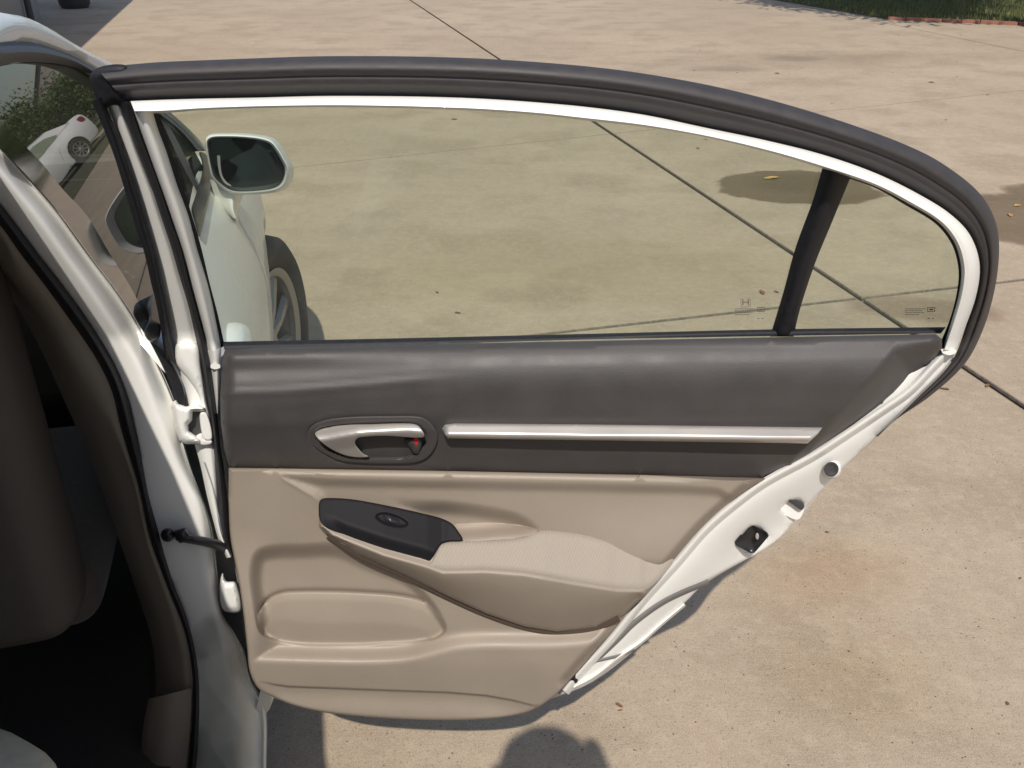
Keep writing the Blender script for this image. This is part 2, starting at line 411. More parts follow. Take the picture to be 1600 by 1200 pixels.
def loft(name, polys, hs, m, parent=None, n=60, sub=4, mp=S, back=.015, byy=False, caps=True, sharp=50, closed=False):
    """a moulding that runs along several edge curves; hs = relief of each curve (number or list along it)"""
    rows = []
    if byy:
        a = max(min(p[1] for p in P) for P in polys); b_ = min(max(p[1] for p in P) for P in polys)
        ys = np.linspace(a, b_, n)
    for P in polys: rows.append(byval(P, ys=ys) if byy else catmull(P, n, closed))
    A = np.array(rows)                                   # k, n, 2
    Hh = np.array([np.full(n, h) if np.isscalar(h) else np.interp(np.linspace(0, 1, n), np.linspace(0, 1, len(h)), h) for h in hs])
    T = np.concatenate([A, Hh[..., None]], 2)            # k, n, 3
    k = len(polys)
    if k > 2 and sub > 1:
        res = np.array([catmull_param(T[:, i], sub) for i in range(n)]).transpose(1, 0, 2)
    else:
        u = np.linspace(0, k - 1, (k - 1) * sub + 1)
        res = np.array([[np.array([np.interp(u, range(k), T[:, i, c]) for c in range(3)]).T] for i in range(n)])[:, 0].transpose(1, 0, 2)
    X = mp(res[..., 0], res[..., 1], res[..., 2])
    if back:
        X = np.concatenate([mp(res[:1, :, 0], res[:1, :, 1], res[:1, :, 2] - back), X, mp(res[-1:, :, 0], res[-1:, :, 1], res[-1:, :, 2] - back)], 0)
    kk = X.shape[0]; faces = []
    nn = n if not closed else n
    for i in range(kk - 1):
        for j in range(n - (0 if closed else 1)):
            j2 = (j + 1) % n
            faces.append((i * n + j, i * n + j2, (i + 1) * n + j2, (i + 1) * n + j))
    if back and caps and not closed:
        faces.append([i * n for i in range(kk)]); faces.append([i * n + n - 1 for i in range(kk)][::-1])
    return mesh_obj(name, X.reshape(-1, 3), faces, m, parent, sharp=sharp)
def catmull_param(P, sub):
    E = np.vstack([2 * P[0] - P[1], P, 2 * P[-1] - P[-2]]); out = []
    for i in range(len(P) - 1):
        p0, p1, p2, p3 = E[i:i + 4]; t = np.linspace(0, 1, sub, endpoint=False)[:, None]
        out.append(.5 * (2 * p1 + (p2 - p0) * t + (2 * p0 - 5 * p1 + 4 * p2 - p3) * t**2 + (-p0 + 3 * p1 - 3 * p2 + p3) * t**3))
    return np.vstack(out + [P[-1:]])
def box(cx, cy, cz, sx, sy, sz, bev=0.0):
    v = [(cx + a * sx / 2, cy + b_ * sy / 2, cz + c * sz / 2) for a in (-1, 1) for b_ in (-1, 1) for c in (-1, 1)]
    f = [(0, 1, 3, 2), (4, 6, 7, 5), (0, 4, 5, 1), (2, 3, 7, 6), (0, 2, 6, 4), (1, 5, 7, 3)]
    return v, f
def join(parts):
    V, Fc = [], []
    for v, f in parts:
        k = len(V); V += list(v); Fc += [tuple(i + k for i in q) for q in f]
    return V, Fc
def tube(path, r, seg=10, caps=True):
    path = [np.array(p, float) for p in path]; rs = r if hasattr(r, '__len__') else [r] * len(path)
    V, Fc = [], []; up = np.array([0, 0, 1.0])
    for i, p in enumerate(path):
        t = path[min(i + 1, len(path) - 1)] - path[max(i - 1, 0)]; t /= np.linalg.norm(t) + 1e-9
        a = np.cross(t, up if abs(t[2]) < .9 else np.array([1.0, 0, 0])); a /= np.linalg.norm(a); b_ = np.cross(t, a)
        for j in range(seg):
            an = 2 * pi * j / seg; V.append(p + rs[i] * (cos(an) * a + sin(an) * b_))
    for i in range(len(path) - 1):
        for j in range(seg):
            j2 = (j + 1) % seg; Fc.append((i * seg + j, i * seg + j2, (i + 1) * seg + j2, (i + 1) * seg + j))
    if caps: Fc += [tuple(range(seg))[::-1], tuple((len(path) - 1) * seg + j for j in range(seg))]
    return V, Fc
def bevel(o, w_, seg=3, subd=0):
    md = o.modifiers.new('bevel', 'BEVEL'); md.width = w_; md.segments = seg; md.limit_method = 'ANGLE'
    if subd:
        s2 = o.modifiers.new('sub', 'SUBSURF'); s2.levels = subd; s2.render_levels = subd
    return o
# ------------------------------------------------------------------ the setting: driveway slabs, lawn, house
def clip(poly, n, c):
    out = []
    for i in range(len(poly)):
        a, b_ = np.array(poly[i]), np.array(poly[(i + 1) % len(poly)]); da, db = a @ n - c, b_ @ n - c
        if da >= 0: out.append(tuple(a))
        if da * db < 0: out.append(tuple(a + (b_ - a) * da / (da - db)))
    return out
def line(p, q):
    p = np.array(gp(*p)); q = np.array(gp(*q)); d = (q - p) / np.linalg.norm(q - p); n = np.array([-d[1], d[0]]); return n, float(n @ p)
lawn_a = np.array(gp(1080, -22)); lawn_b = np.array(gp(1385, 30)); lawn_c = np.array(gp(1600, 39))
ld = (lawn_c - lawn_b) / np.linalg.norm(lawn_c - lawn_b)
base = struct_base = None
def struct(o, label=None): o['kind'] = 'structure'; return o
gr = struct(mesh_obj('ground', [(-250, -250, -.03), (250, -250, -.03), (250, 250, -.03), (-250, 250, -.03)], [(0, 1, 2, 3)], M_soil, smooth=False))
drive = struct(mesh_obj('driveway', [(-16, -14, -.018), (14, -14, -.018), (14, 34, -.018), (-16, 34, -.018)], [(0, 1, 2, 3)], M_joint, smooth=False))
LA = line((935, 195), (1350, 470)); LBn = line((1000, 505), (1600, 437)); LC = line((588, 248), (1600, 141)); LD = line((1300, 50), (1600, 121))
far = line((1150, 2), (1150, 2.0001)) if False else None
slabs = []
rect = [(-16, -14), (14, -14), (14, 34), (-16, 34)]
def split(polys, Ln, gap):
    out = []
    n, c = Ln
    for p in polys:
        for sgn in (1, -1):
            q = clip(p, n * sgn, c * sgn + gap)
            if len(q) > 2: out.append(q)
    return out
polys = split([rect], LA, .013)
polys = split(polys, LBn, .010)
up = [p for p in polys if np.mean([q[1] for q in p]) > 0]
# further joints parallel to the ones in view
nb_, cb_ = LBn
polys = split(polys, LC, .0035)
q2 = []
for p in polys:
    c = np.mean(np.array(p), 0)
    if c @ LA[0] < LA[1] and c @ LC[0] > LC[1]: q2 += split([p], LD, .004)
    else: q2.append(p)
polys = q2
polys = split(polys, (nb_, cb_ - 3.1 * (1 if nb_[1] > 0 else -1)), .006)
polys = split(polys, (nb_, cb_ + 12.5 * (1 if nb_[1] > 0 else -1)), .006)
na_, ca_ = LA
polys = split(polys, (na_, ca_ + 5.2), .008)
polys = split(polys, (na_, ca_ - 6.5), .008)
for p in polys:
    p = np.array(p)
    c = p.mean(0); k = len(p)
    inner = c + (p - c) * (1 - .004 / np.maximum(np.linalg.norm(p - c, axis=1), .3))[:, None]
    V = [(*v, -.012) for v in p] + [(*v, -.003) for v in p] + [(*v, 0) for v in inner]
    Fc = [tuple(range(2 * k, 3 * k))] + [(i, (i + 1) % k, k + (i + 1) % k, k + i) for i in range(k)] + [(k + i, k + (i + 1) % k, 2 * k + (i + 1) % k, 2 * k + i) for i in range(k)]
    o = mesh_obj('concrete_slab', V, Fc, M_conc, drive, smooth=False); o.data.materials.append(M_joint)
    for i_, pl_ in enumerate(o.data.polygons): pl_.material_index = 1 if i_ >= 1 else 0
# lawn: sheet, brick edging and blades
lf = lawn_b + (lawn_b - lawn_c) * 0
P_l = [tuple(lawn_a + (lawn_a - lawn_b) * 2.0), tuple(lawn_a), tuple(lawn_b), tuple(lawn_c), tuple(lawn_c + (lawn_c - lawn_b) * 4)]
lawn_poly = P_l + [(40, 30), (-14, 34)]
lawn = struct(mesh_obj('lawn', [(*p, .012) for p in lawn_poly] + [(*p, -.02) for p in lawn_poly], [tuple(range(len(lawn_poly)))] +
      [(i, (i + 1) % 7, 7 + (i + 1) % 7, 7 + i) for i in range(7)], M_soil, smooth=False))
V, Fc = [], []
LP = np.array(lawn_poly)
n = 0
while n < 52000:
    x = 1.0 + rnd.random() * 10.5; y = 10.5 + (rnd.random() ** 1.5) * 8
    if not inside(LP, np.array([x]), np.array([y]))[0]: continue
    a = rnd.random() * 2 * pi; hgt = rnd.uniform(.035, .085); wd = rnd.uniform(.004, .008); l = rnd.uniform(-.03, .03); l2 = rnd.uniform(-.03, .03)
    k = len(V); V += [(x - wd * cos(a), y - wd * sin(a), .01), (x + wd * cos(a), y + wd * sin(a), .01), (x + l, y + l2, .01 + hgt)]; Fc.append((k, k + 1, k + 2)); n += 1
g = mesh_obj('grass', V, Fc, M_grass, smooth=False)
tag(g, 'mown green grass beyond the concrete driveway', 'grass', kind='stuff')
edg = empty('brick_edging', (float(lawn_b[0]), float(lawn_b[1]), 0), label='row of red bricks edging the lawn at the driveway', cat='edging')
bme = None
bl = .2; per = np.array([-ld[1], ld[0]]); 
if per[1] > 0: per = -per
for i in range(26):
    c = lawn_b + ld * (.12 + i * (bl + .01)) + per * .045 + np.array([rnd.uniform(-.004, .004), rnd.uniform(-.004, .004)])
    if bme is None:
        v, f = box(0, 0, 0, bl, .075, .05); bo = mesh_obj('brick', v, f, M_brick, edg, smooth=False, local=True); bme = bo.data; bo.matrix_parent_inverse = root_mat(edg).inverted()
    else:
        bo = bpy.data.objects.new('brick', bme); C.objects.link(bo); bo.parent = edg; bo.matrix_parent_inverse = root_mat(edg).inverted()
    bo.location = (c[0], c[1], .012 + rnd.uniform(-.003, .003)); bo.rotation_euler = (0, 0, math.atan2(ld[1], ld[0]) + rnd.uniform(-.02, .02))

# house on the left of the driveway, whose eave shades the concrete
hA = np.array(gp(8, 60)); hdir = FW[:2]; hout = RT[:2]
hs = empty('house', (float(hA[0]), float(hA[1]), 0), label='beige house with shaded garage corner behind the car roof', cat='house')
def HP(s, q, z): p = hA + hdir * s + hout * q; return (p[0], p[1], z)
def hbox(s0, s1, q0, q1, z0, z1):
    v = [HP(s, q, z) for s in (s0, s1) for q in (q0, q1) for z in (z0, z1)]
    return v, [(0, 1, 3, 2), (4, 6, 7, 5), (0, 4, 5, 1), (2, 3, 7, 6), (0, 2, 6, 4), (1, 5, 7, 3)]
S0, S1 = -9.0, 2.1
mesh_obj('wall', *hbox(S0, S1, -8, -.02, -.02, 2.6), M_wall, hs, smooth=False)
v, f = join([hbox(S0 - .3, S1 + .3, -8.3, .30, 2.6, 2.72)])
mesh_obj('eave', v, f, M_white, hs, smooth=False)
rv = [HP(S0 - .35, .34, 2.722), HP(S1 + .35, .34, 2.722), HP(S1 + .35, -4, 4.3), HP(S0 - .35, -4, 4.3), HP(S0 - .35, -8.35, 2.722), HP(S1 + .35, -8.35, 2.722)]
mesh_obj('roof', rv, [(0, 1, 2, 3), (3, 2, 5, 4), (0, 3, 4), (1, 5, 2)], M_roofm, hs, smooth=False)
v, f = tube([HP(1.2, .05, 0), HP(1.2, .05, 2.6)], .04, 8); mesh_obj('downspout', v, f, M_plast, hs)
for s0 in (-7.5, -4.5):
    mesh_obj('window_frame', *hbox(s0, s0 + 1.3, -.02, .03, 1.0, 2.1), M_white, hs, smooth=False)
    mesh_obj('pane', *hbox(s0 + .08, s0 + 1.22, .028, .038, 1.08, 2.02), M_glass_d, hs, smooth=False)
mesh_obj('garage_door', *hbox(-1.9, 1.0, -.02, .02, 0.0, 2.2), mat('door_panel_paint', (.30, .27, .245), .6, noise=(4, .06, 3)), hs, smooth=False)
for z in (.55, 1.1, 1.65): mesh_obj('garage_panel_seam', *hbox(-1.9, 1.0, .012, .024, z - .01, z + .01), M_plast, hs, smooth=False)
# potted shrub tub by the house corner: dark plant tub
tb = gp(118, 12)
tubo = empty('plant_tub', (tb[0], tb[1], 0), label='dark tub standing in the shade beside the house corner', cat='tub')
prof = [(.02, 0), (.17, 0), (.20, .05), (.24, .42), (.27, .43), (.27, .48), (.235, .48), (.22, .40), (.02, .39)]
V, Fc = [], []
for j in range(24):
    a = 2 * pi * j / 24
    V += [(r * cos(a), r * sin(a), z) for r, z in prof]
for j in range(24):
    for i in range(len(prof) - 1): Fc.append((j * 9 + i, ((j + 1) % 24) * 9 + i, ((j + 1) % 24) * 9 + i + 1, j * 9 + i + 1))
mesh_obj('pot', V, Fc, M_plast, tubo, local=True)
V, Fc = [], []
for i in range(500):
    r = .26 * rnd.random() ** .5; a = rnd.random() * 2 * pi; z = .4 + rnd.random() * .35; c = Vector((r * cos(a), r * sin(a), z)); d = Vector((rnd.uniform(-1, 1), rnd.uniform(-1, 1), rnd.uniform(-.3, 1))).normalized() * .05
    e = d.cross(Vector((rnd.random(), rnd.random(), .3))).normalized() * .02; k = len(V); V += [c - d, c + e, c + d, c - e]; Fc.append((k, k + 1, k + 2, k + 3))
mesh_obj('foliage', V, Fc, M_leaf, tubo, smooth=False, local=True)

# ------------------------------------------------------------------ trees
def tree_meshes(seed, hgt, cr, nleaf, ls=.09):
    r = random.Random(seed); parts = []; ends = []
    def branch(p, d, l, rad, dep):
        pts = [p]; rr = [rad]
        for i in range(5):
            d = (d + Vector((r.uniform(-.22, .22), r.uniform(-.22, .22), r.uniform(-.05, .16)))).normalized(); p = p + d * l / 5; pts.append(p); rr.append(rad * (1 - .5 * (i + 1) / 5))
        parts.append(tube([tuple(q) for q in pts], rr, 7, caps=False))
        if dep == 0: ends.extend(pts[2:]); return
        for k in range(4 if dep > 1 else 3):
            a = r.random() * 2 * pi; nd = (d * .65 + Vector((cos(a), sin(a), r.uniform(0, .5)))).normalized(); branch(p if k < 3 else pts[3], nd, l * .66, rad * .52, dep - 1)
    branch(Vector((0, 0, -.05)), Vector((0, 0, 1)), hgt * .36, .045 * hgt ** .9, 3)
    tv, tf = join(parts)
    V, Fc = [], []
    for i in range(nleaf):
        e = r.choice(ends); c = e + Vector((r.gauss(0, 1), r.gauss(0, 1), r.gauss(0, .8))) * cr
        d = Vector((r.uniform(-1, 1), r.uniform(-1, 1), r.uniform(-.8, .5))).normalized() * ls; sd_ = d.cross(Vector((r.uniform(-1, 1), r.uniform(-1, 1), 1))).normalized() * ls * .42
        k = len(V); V += [c - d, c + sd_, c + d, c - sd_]; Fc.append((k, k + 1, k + 2, k + 3))
    return (tv, tf), (V, Fc)
def tree(name, loc, rz, meshes=None, share=None, scale=1.0, **k):
    t = empty(name, loc, rz, **k); t.scale = (scale,) * 3
    if share:
        for ch in share.children_recursive if False else [c for c in bpy.data.objects if c.parent == share]:
            c = bpy.data.objects.new(ch.name.split('.')[0], ch.data); C.objects.link(c); c.parent = t
    else:
        (tv, tf), (V, Fc) = meshes
        mesh_obj('trunk', tv, tf, M_bark, t, local=True); mesh_obj('crown', V, Fc, M_leaf, t, smooth=False, local=True)
    return t
shade = tree('shade_tree', (6.3, 11.2, 0), .4, tree_meshes(3, 6.2, .34, 26000, .08), label='broad leafy tree shading the lawn edge beside the driveway', cat='tree')
tree('shade_tree', (10.2, 11.8, 0), 2.2, share=shade, scale=1.1, label='second broad shade tree farther right along the lawn edge', cat='tree')
t1 = tree('oak_tree', (-5, 52, 0), 0, tree_meshes(11, 7.5, .5, 9000, .17), label='leafy oak across the street, behind the left end of the hedge', cat='tree', group='trees across the street')
for i, (x, y, rz, s_) in enumerate([(11, 50, 1, 1.2), (16, 56, 2, 1.1), (-12, 56, 3, 1.15), (21, 51, 4, 1.25), (-16, 46, 5, 1.0), (27, 48, 6, 1.1), (34, 50, .5, 1.2)]):
    tree('oak_tree', (x, y, 0), rz, share=t1, scale=s_, label='leafy tree in the row beyond the street, %s' % ['just right of the hedge', 'farther back than the others', 'second from the left end', 'middle of the right half', 'far left end of the row', 'second from the right end', 'rightmost of the row'][i], cat='tree', group='trees across the street')
for i, (x, y, rz, s_) in enumerate([(9, -15, 1, 1.1), (0, -19, 2, 1.3), (-12, -17, 3, 1.0), (17, -8, 4, 1.1), (18, 3, 5, 1.0)]):
    tree('oak_tree', (x, y, 0), rz, share=t1, scale=s_, label='garden oak behind the photographer, %s' % ['right of the drive', 'straight behind', 'beyond the house', 'at the side fence', 'nearest the lawn'][i], cat='tree', group='trees around the garden')

# street beyond, with a house opposite
struct(mesh_obj('street', [(-80, 27, -.008), (80, 27, -.008), (80, 36, -.008), (-80, 36, -.008)], [(0, 1, 2, 3)], M_conc, smooth=False))
sh1 = tree('shrub', (-2.2, 40, -.6), 0, tree_meshes(5, 3.0, .42, 15000, .075), label='bushy shrub at the left end of the hedge across the street', cat='shrub', group='shrubs across the street')
for i, (x, y, rz, s_) in enumerate([(.2, 41, 1, 1.0), (2.4, 40, 2, 1.15), (4.6, 41.5, 3, 1.25), (7.0, 40, 4, 1.1), (9.3, 41, 5, 1.2)]):
    tree('shrub', (x, y, -.6), rz, share=sh1, scale=s_, label='bushy shrub in the hedge across the street, ' + ['second from its left end', 'third from its left end', 'fourth from its left end', 'second from its right end', 'at its right end'][i], cat='shrub', group='shrubs across the street')
fh_ = empty('far_house', (-.6, 76, 0), 0, label='tan gabled house beyond the hedge across the street', cat='house')
def wbox(x0, x1, y0, y1, z0, z1): return [(x, y, z) for x in (x0, x1) for y in (y0, y1) for z in (z0, z1)], [(0, 1, 3, 2), (4, 6, 7, 5), (0, 4, 5, 1), (2, 3, 7, 6), (0, 2, 6, 4), (1, 5, 7, 3)]
mesh_obj('wall', *wbox(-3.4, 2.2, 76, 84, 0, 3.0), M_wall, fh_, smooth=False)
mesh_obj('gable', [(-3.4, 76, 3.0), (2.2, 76, 3.0), (-.6, 76, 4.7)], [(0, 1, 2)], M_wall, fh_, smooth=False)
mesh_obj('roof', [(-3.8, 75.7, 2.8), (-.6, 75.7, 4.75), (2.6, 75.7, 2.8), (-3.8, 84.4, 2.8), (-.6, 84.4, 4.75), (2.6, 84.4, 2.8)], [(0, 1, 4, 3), (1, 2, 5, 4)], M_roofm, fh_, smooth=False)
mesh_obj('window', *wbox(-1.2, 0, 75.95, 76, 1.2, 2.3), M_glass_d, fh_, smooth=False)
# leaves lying on the concrete
def fallen(px, py, sz, mt, grp, lab, rz=None):
    p = G(px, py); k = 9; V = []
    for i in range(k):
        a = 2 * pi * i / k; V.append((cos(a) * sz * (1 + .15 * rnd.random()), sin(a) * sz * .42 * (1 + .3 * rnd.random()), .0035 + .25 * sz * abs(sin(a)) ** 2 * rnd.random()))
    V.append((0, 0, .0025)); V.append((sz * 1.7, 0, .004)); V.append((sz * 1.0, sz * .06, .004)); V.append((sz * 1.0, -sz * .06, .004))
    o = mesh_obj('fallen_leaf', V, [(i, (i + 1) % k, 9) for i in range(k)] + [(11, 12, 10)], mt, smooth=False)
    o.location = (p[0], p[1], 0.001); o.rotation_euler = (0, 0, rnd.random() * 6.3 if rz is None else rz)
    tag(o, lab, 'leaf', grp)
for px, py, sz in [(1475, 608, .013), (1540, 603, .014), (1290, 849, .012), (967, 1104, .013), (968, 1112, .008), (1190, 457, .02), (1345, 1115, .01)]:
    pass
LV = [(1476, 609, .016, 'dry brown leaf on the concrete below the door frame corner'), (1543, 604, .015, 'dry leaf beside the expansion joint right of the door'),
      (1292, 833, .006, 'small brown leaf right of the door latch'), (967, 1104, .009, 'oval brown leaf in front of the door bottom'),
      (969, 1112, .005, 'tiny brown leaf just below a larger oval leaf'), (1191, 458, .024, 'brown leaf seen through the glass above the etched mark'),
      (1213, 457, .014, 'thin leaf seen through the glass beside the black divider bar'), (715, 490, .014, 'dark leaf lying behind the window glass near its middle'),
      (683, 458, .010, 'small leaf behind the window glass, left of its middle'), (710, 187, .026, 'dark leaf far off just under the white window frame'),
      (1214, 115, .03, 'brown leaf above the curved black door top'), (1455, 129, .03, 'leaf on the far concrete below the dark patch')]
for px, py, sz, lab in LV: fallen(px, py, sz * .85, M_wetleaf, None, lab)
fallen(1205, 279, .045, M_yleaf, None, 'orange yellow leaf on the wet stain behind the glass', .3)
fallen(1590, 322, .022, M_yleaf, 'pale leaves on the wet patch at the right edge', 'pale leaf on the dark wet patch at the right edge')
fallen(1578, 337, .022, M_yleaf, 'pale leaves on the wet patch at the right edge', 'pale leaf on the dark wet patch at the right edge')
for i in range(26):
    px = rnd.uniform(1050, 1600); py = rnd.uniform(45, 240)
    if i % 9 == 0: px = rnd.uniform(1250, 1600); py = rnd.uniform(700, 1180)
    fallen(px, py, rnd.uniform(.003, .006) if py > 500 else rnd.uniform(.007, .014), M_wetleaf, 'leaf crumbs scattered over the driveway', 'small brown leaf crumb among others scattered on the driveway')
# ------------------------------------------------------------------ sedan body builder (shared by the near car and the one across the street)
def skinq(s, z):
    s = np.asarray(s, float); z = np.asarray(z, float)
    q = np.where(z > .6, -.10 * ((z - .6) / .3)**2, -.06 * ((.6 - z) / .35)**2)
    q = q - .34 * (np.clip(s - 1.45, 0, 1) / .7)**2 - .26 * (np.clip(-1.5 - s, 0, 1) / .7)**2
    return q
WID = 1.70
def arc(cx, cz, r, a0, a1, n=14): return [(cx + r * cos(radians(a)), cz + r * sin(radians(a))) for a in np.linspace(a0, a1, n)]
FS, RS = 1.30, -1.34
fender_out = [(.905, .22), (.91, .60), (.875, .78), (.93, .88), (1.2, .83), (1.7, .735), (2.03, .62), (2.15, .48), (2.15, .26), (1.72, .215)] + arc(FS, .30, .345, -14, 194)
door_out = [(.03, .235), (.03, .60), (.025, .925), (.45, .92), (.915, .885), (.866, .78), (.898, .60), (.893, .235)]
rdoor_out = [(.018, .235), (.018, .60), (.018, .925), (-.6, .925), (-1.05, .945), (-.98, .72), (-.86, .58), (-.79, .45), (-.77, .235)]
quarter_out = [(-1.07, .945), (-.99, .72), (-.872, .58), (-.80, .45), (-.78, .22)] + arc(RS, .30, .345, 346 - 360 + 0, 194)[0:] + [(-1.75, .22), (-2.12, .25), (-2.2, .5), (-2.17, .86), (-1.95, .955), (-1.5, .975)]
def side_map(mapf, right):
    def f(s, z, h): 
        q = skinq(s, z) + h
        return mapf(s, q if right else -WID - q, z)
    return f
def ring_mesh(prof, mapf, c, sgn, seg=40):
    """lathe round the axle: prof = (radius, q)"""
    V, Fc = [], []; k = len(prof)
    for j in range(seg):
        a = 2 * pi * j / seg
        for r, q in prof: V.append(mapf(c[0] + r * cos(a), c[1] + sgn * q, c[2] + r * sin(a)))
    for j in range(seg):
        for i in range(k - 1): Fc.append((j * k + i, ((j + 1) % seg) * k + i, ((j + 1) % seg) * k + i + 1, j * k + i + 1))
    return V, Fc
def wheel(parent, mapf, c, sgn, steer=0.0):
    if steer:
        f0 = mapf; cs, sn = cos(steer), sin(steer)
        mapf = lambda s, q, z: f0(c[0] + (s - c[0]) * cs - (q - c[1]) * sn, c[1] + (s - c[0]) * sn + (q - c[1]) * cs, z)
    V, Fc = ring_mesh([(.205, -.17), (.28, -.18), (.298, -.15), (.302, -.10), (.302, -.05), (.296, -.015), (.275, .0), (.24, .002), (.215, -.008), (.205, -.02)], mapf, c, sgn, 56)
    t = mesh_obj('wheel', V, Fc, M_tyre, parent, local=LOCAL)
    V, Fc = ring_mesh([(.205, -.17), (.19, -.10), (.195, -.03), (.207, -.012), (.212, -.006), (.204, -.004), (.19, -.014), (.188, -.03)], mapf, c, sgn, 48)
    parts = [(V, Fc)]
    for i in range(9):
        a0 = 2 * pi * i / 9 + .2
        vs_ = []
        for (r, hw, q) in ((.03, .022, -.030), (.10, .016, -.024), (.195, .026, -.026)):
            for sg, dq in ((-1, -.012), (-.55, 0), (.55, 0), (1, -.012)):
                tw = .10 * r / .19
                x = r * cos(a0 + tw) - sg * hw * sin(a0 + tw); z = r * sin(a0 + tw) + sg * hw * cos(a0 + tw)
                vs_.append(mapf(c[0] + x, c[1] + sgn * (q + dq), c[2] + z))
        parts.append((vs_, [(a * 4 + b_, a * 4 + b_ + 1, a * 4 + b_ + 5, a * 4 + b_ + 4) for a in (0, 1) for b_ in range(3)]))
    V, Fc = ring_mesh([(.0, -.018), (.03, -.018), (.045, -.024), (.05, -.05)], mapf, c, sgn, 24); parts.append((V, Fc))
    mesh_obj('rim', *join(parts), M_rim, t, local=LOCAL)
    V, Fc = ring_mesh([(.0, -.085), (.19, -.085), (.19, -.11)], mapf, c, sgn, 24); mesh_obj('brake_disc', V, Fc, M_plast, t, local=LOCAL)
    return t
def across(stations, mapf, crown, n=14):
    """surface from right skin to left skin through (s,z) stations"""
    V, Fc = [], []
    for s, z in stations:
        q0 = float(skinq(s, z)) - .004
        for i in range(n + 1):
            u = i / n; q = q0 + (-WID - 2 * q0) * u; V.append(mapf(s + crown * .5 * (0 if z > .6 else 0), q, z + crown * (1 - (2 * u - 1)**2)))
    for j in range(len(stations) - 1):
        for i in range(n): Fc.append((j * (n + 1) + i, j * (n + 1) + i + 1, (j + 1) * (n + 1) + i + 1, (j + 1) * (n + 1) + i))
    return V, Fc
LOCAL = False
def shell(root, mapf, right_full, left=True):
    """fenders, doors, bonnet, boot, bumpers and underside"""
    for rt in (True, False):
        mpf = side_map(mapf, rt)
        kw = dict(step=.055, er=.012, ed=.006, skirt=.02, mp=mpf, smooth_curve=False, bstep=.03)
        def sm_(o): return catmull(o, 90, True)
        patch('front_fender', sm_(fender_out), 0, M_white, root, **kw)
        patch('front_door', sm_(door_out), 0, M_white, root, **kw)
        patch('rear_quarter', sm_(quarter_out), 0, M_white, root, **kw)
        if right_full or not rt: patch('rear_door', sm_(rdoor_out), 0, M_white, root, **kw)
    V, Fc = across([(.93, .875), (1.2, .825), (1.5, .775), (1.8, .71), (2.03, .62), (2.13, .52), (2.165, .42), (2.16, .30), (2.1, .22)], mapf, .018)
    mesh_obj('bonnet', V, Fc, M_white, root, local=LOCAL)
    V, Fc = across([(-1.5, .97), (-1.8, .975), (-2.05, .94), (-2.17, .85), (-2.2, .6), (-2.19, .4), (-2.12, .24)], mapf, .02)
    mesh_obj('boot_lid', V, Fc, M_white, root, local=LOCAL)
    v = [mapf(s, q, z) for s in (-2.0, 2.0) for q in (-.30, -WID + .30) for z in (.13, .15)]
    mesh_obj('underbody', v, [(0, 1, 3, 2), (4, 6, 7, 5), (0, 4, 5, 1), (2, 3, 7, 6), (0, 2, 6, 4), (1, 5, 7, 3)], M_carpet, root, smooth=False, local=LOCAL)

# --- the sedan parked across the street
LOCAL = True
pc = empty('parked_car', (2.15, 29.6, 0), radians(-14), label='silver white sedan parked across the street, seen mirrored in the front window', cat='car')
pmap = lambda s, q, z: np.stack(np.broadcast_arrays(np.asarray(s, float), np.asarray(q, float) + WID / 2, np.asarray(z, float)), -1) if hasattr(s, '__len__') else np.array([s, q + WID / 2, z])
_mo = mesh_obj
def mesh_local(name, V, Fc, m, parent=None, **k): k['local'] = True; return _mo(name, V, Fc, m, parent, **k)
mesh_obj = mesh_local
shell(pc, pmap, True)
gh = [(-1.75, .96, 0), (-1.15, 1.24, 1), (-.6, 1.31, 1), (.05, 1.30, 1), (.45, 1.21, 1), (1.1, .915, 0)]
V, Fc = [], []
for s, z, _ in gh:
    q = -.1 - .42 * (z - .9)
    for i in range(9): u = i / 8; V.append(pmap(s, q + (-WID - 2 * q) * u, z + .03 * (1 - (2 * u - 1)**2)))
for j in range(5):
    for i in range(8): Fc.append((j * 9 + i, j * 9 + i + 1, (j + 1) * 9 + i + 1, (j + 1) * 9 + i))
o = mesh_obj('roof', V, Fc, M_white, pc); o.data.materials.append(M_glass_d)
for i, p in enumerate(o.data.polygons): p.material_index = 1 if i < 8 or i >= 32 else 0
for rt in (True, False):
    def mpw(s, z, h, rt=rt): q = -.1 - .42 * (z - .9) + h; return pmap(s, q if rt else -WID - q, z)
    kw = dict(step=.1, er=0, skirt=0, mp=mpw, smooth_curve=False)
    patch('pillars', [(-1.72, .955), (-1.15, 1.235), (-.6, 1.305), (.05, 1.295), (.45, 1.205), (1.08, .915)], 0, M_white, pc, **kw)
    patch('window', [(-.02, .94), (-.02, 1.25), (.32, 1.2), (.88, .94)], .006, M_glass_d, pc, **kw)
    patch('window', [(-.08, .94), (-.08, 1.25), (-.62, 1.245), (-.98, 1.15), (-1.28, .98), (-1.2, .94)], .006, M_glass_d, pc, **kw)
    for s in (FS, RS): wheel(pc, pmap, (s, .01 if rt else -WID - .01, .30), 1 if rt else -1)
    hd = patch('headlight', [(1.8, .58), (2.03, .50), (2.11, .52), (2.0, .61), (1.8, .67)], .006, M_rim, pc, step=.05, er=0, skirt=0, mp=side_map(pmap, rt))
    patch('tail_light', [(-2.13, .68), (-2.14, .82), (-1.95, .84), (-1.98, .72)], .006, M_lamp, pc, step=.05, er=0, skirt=0, mp=side_map(pmap, rt))
mesh_obj = _mo
LOCAL = False

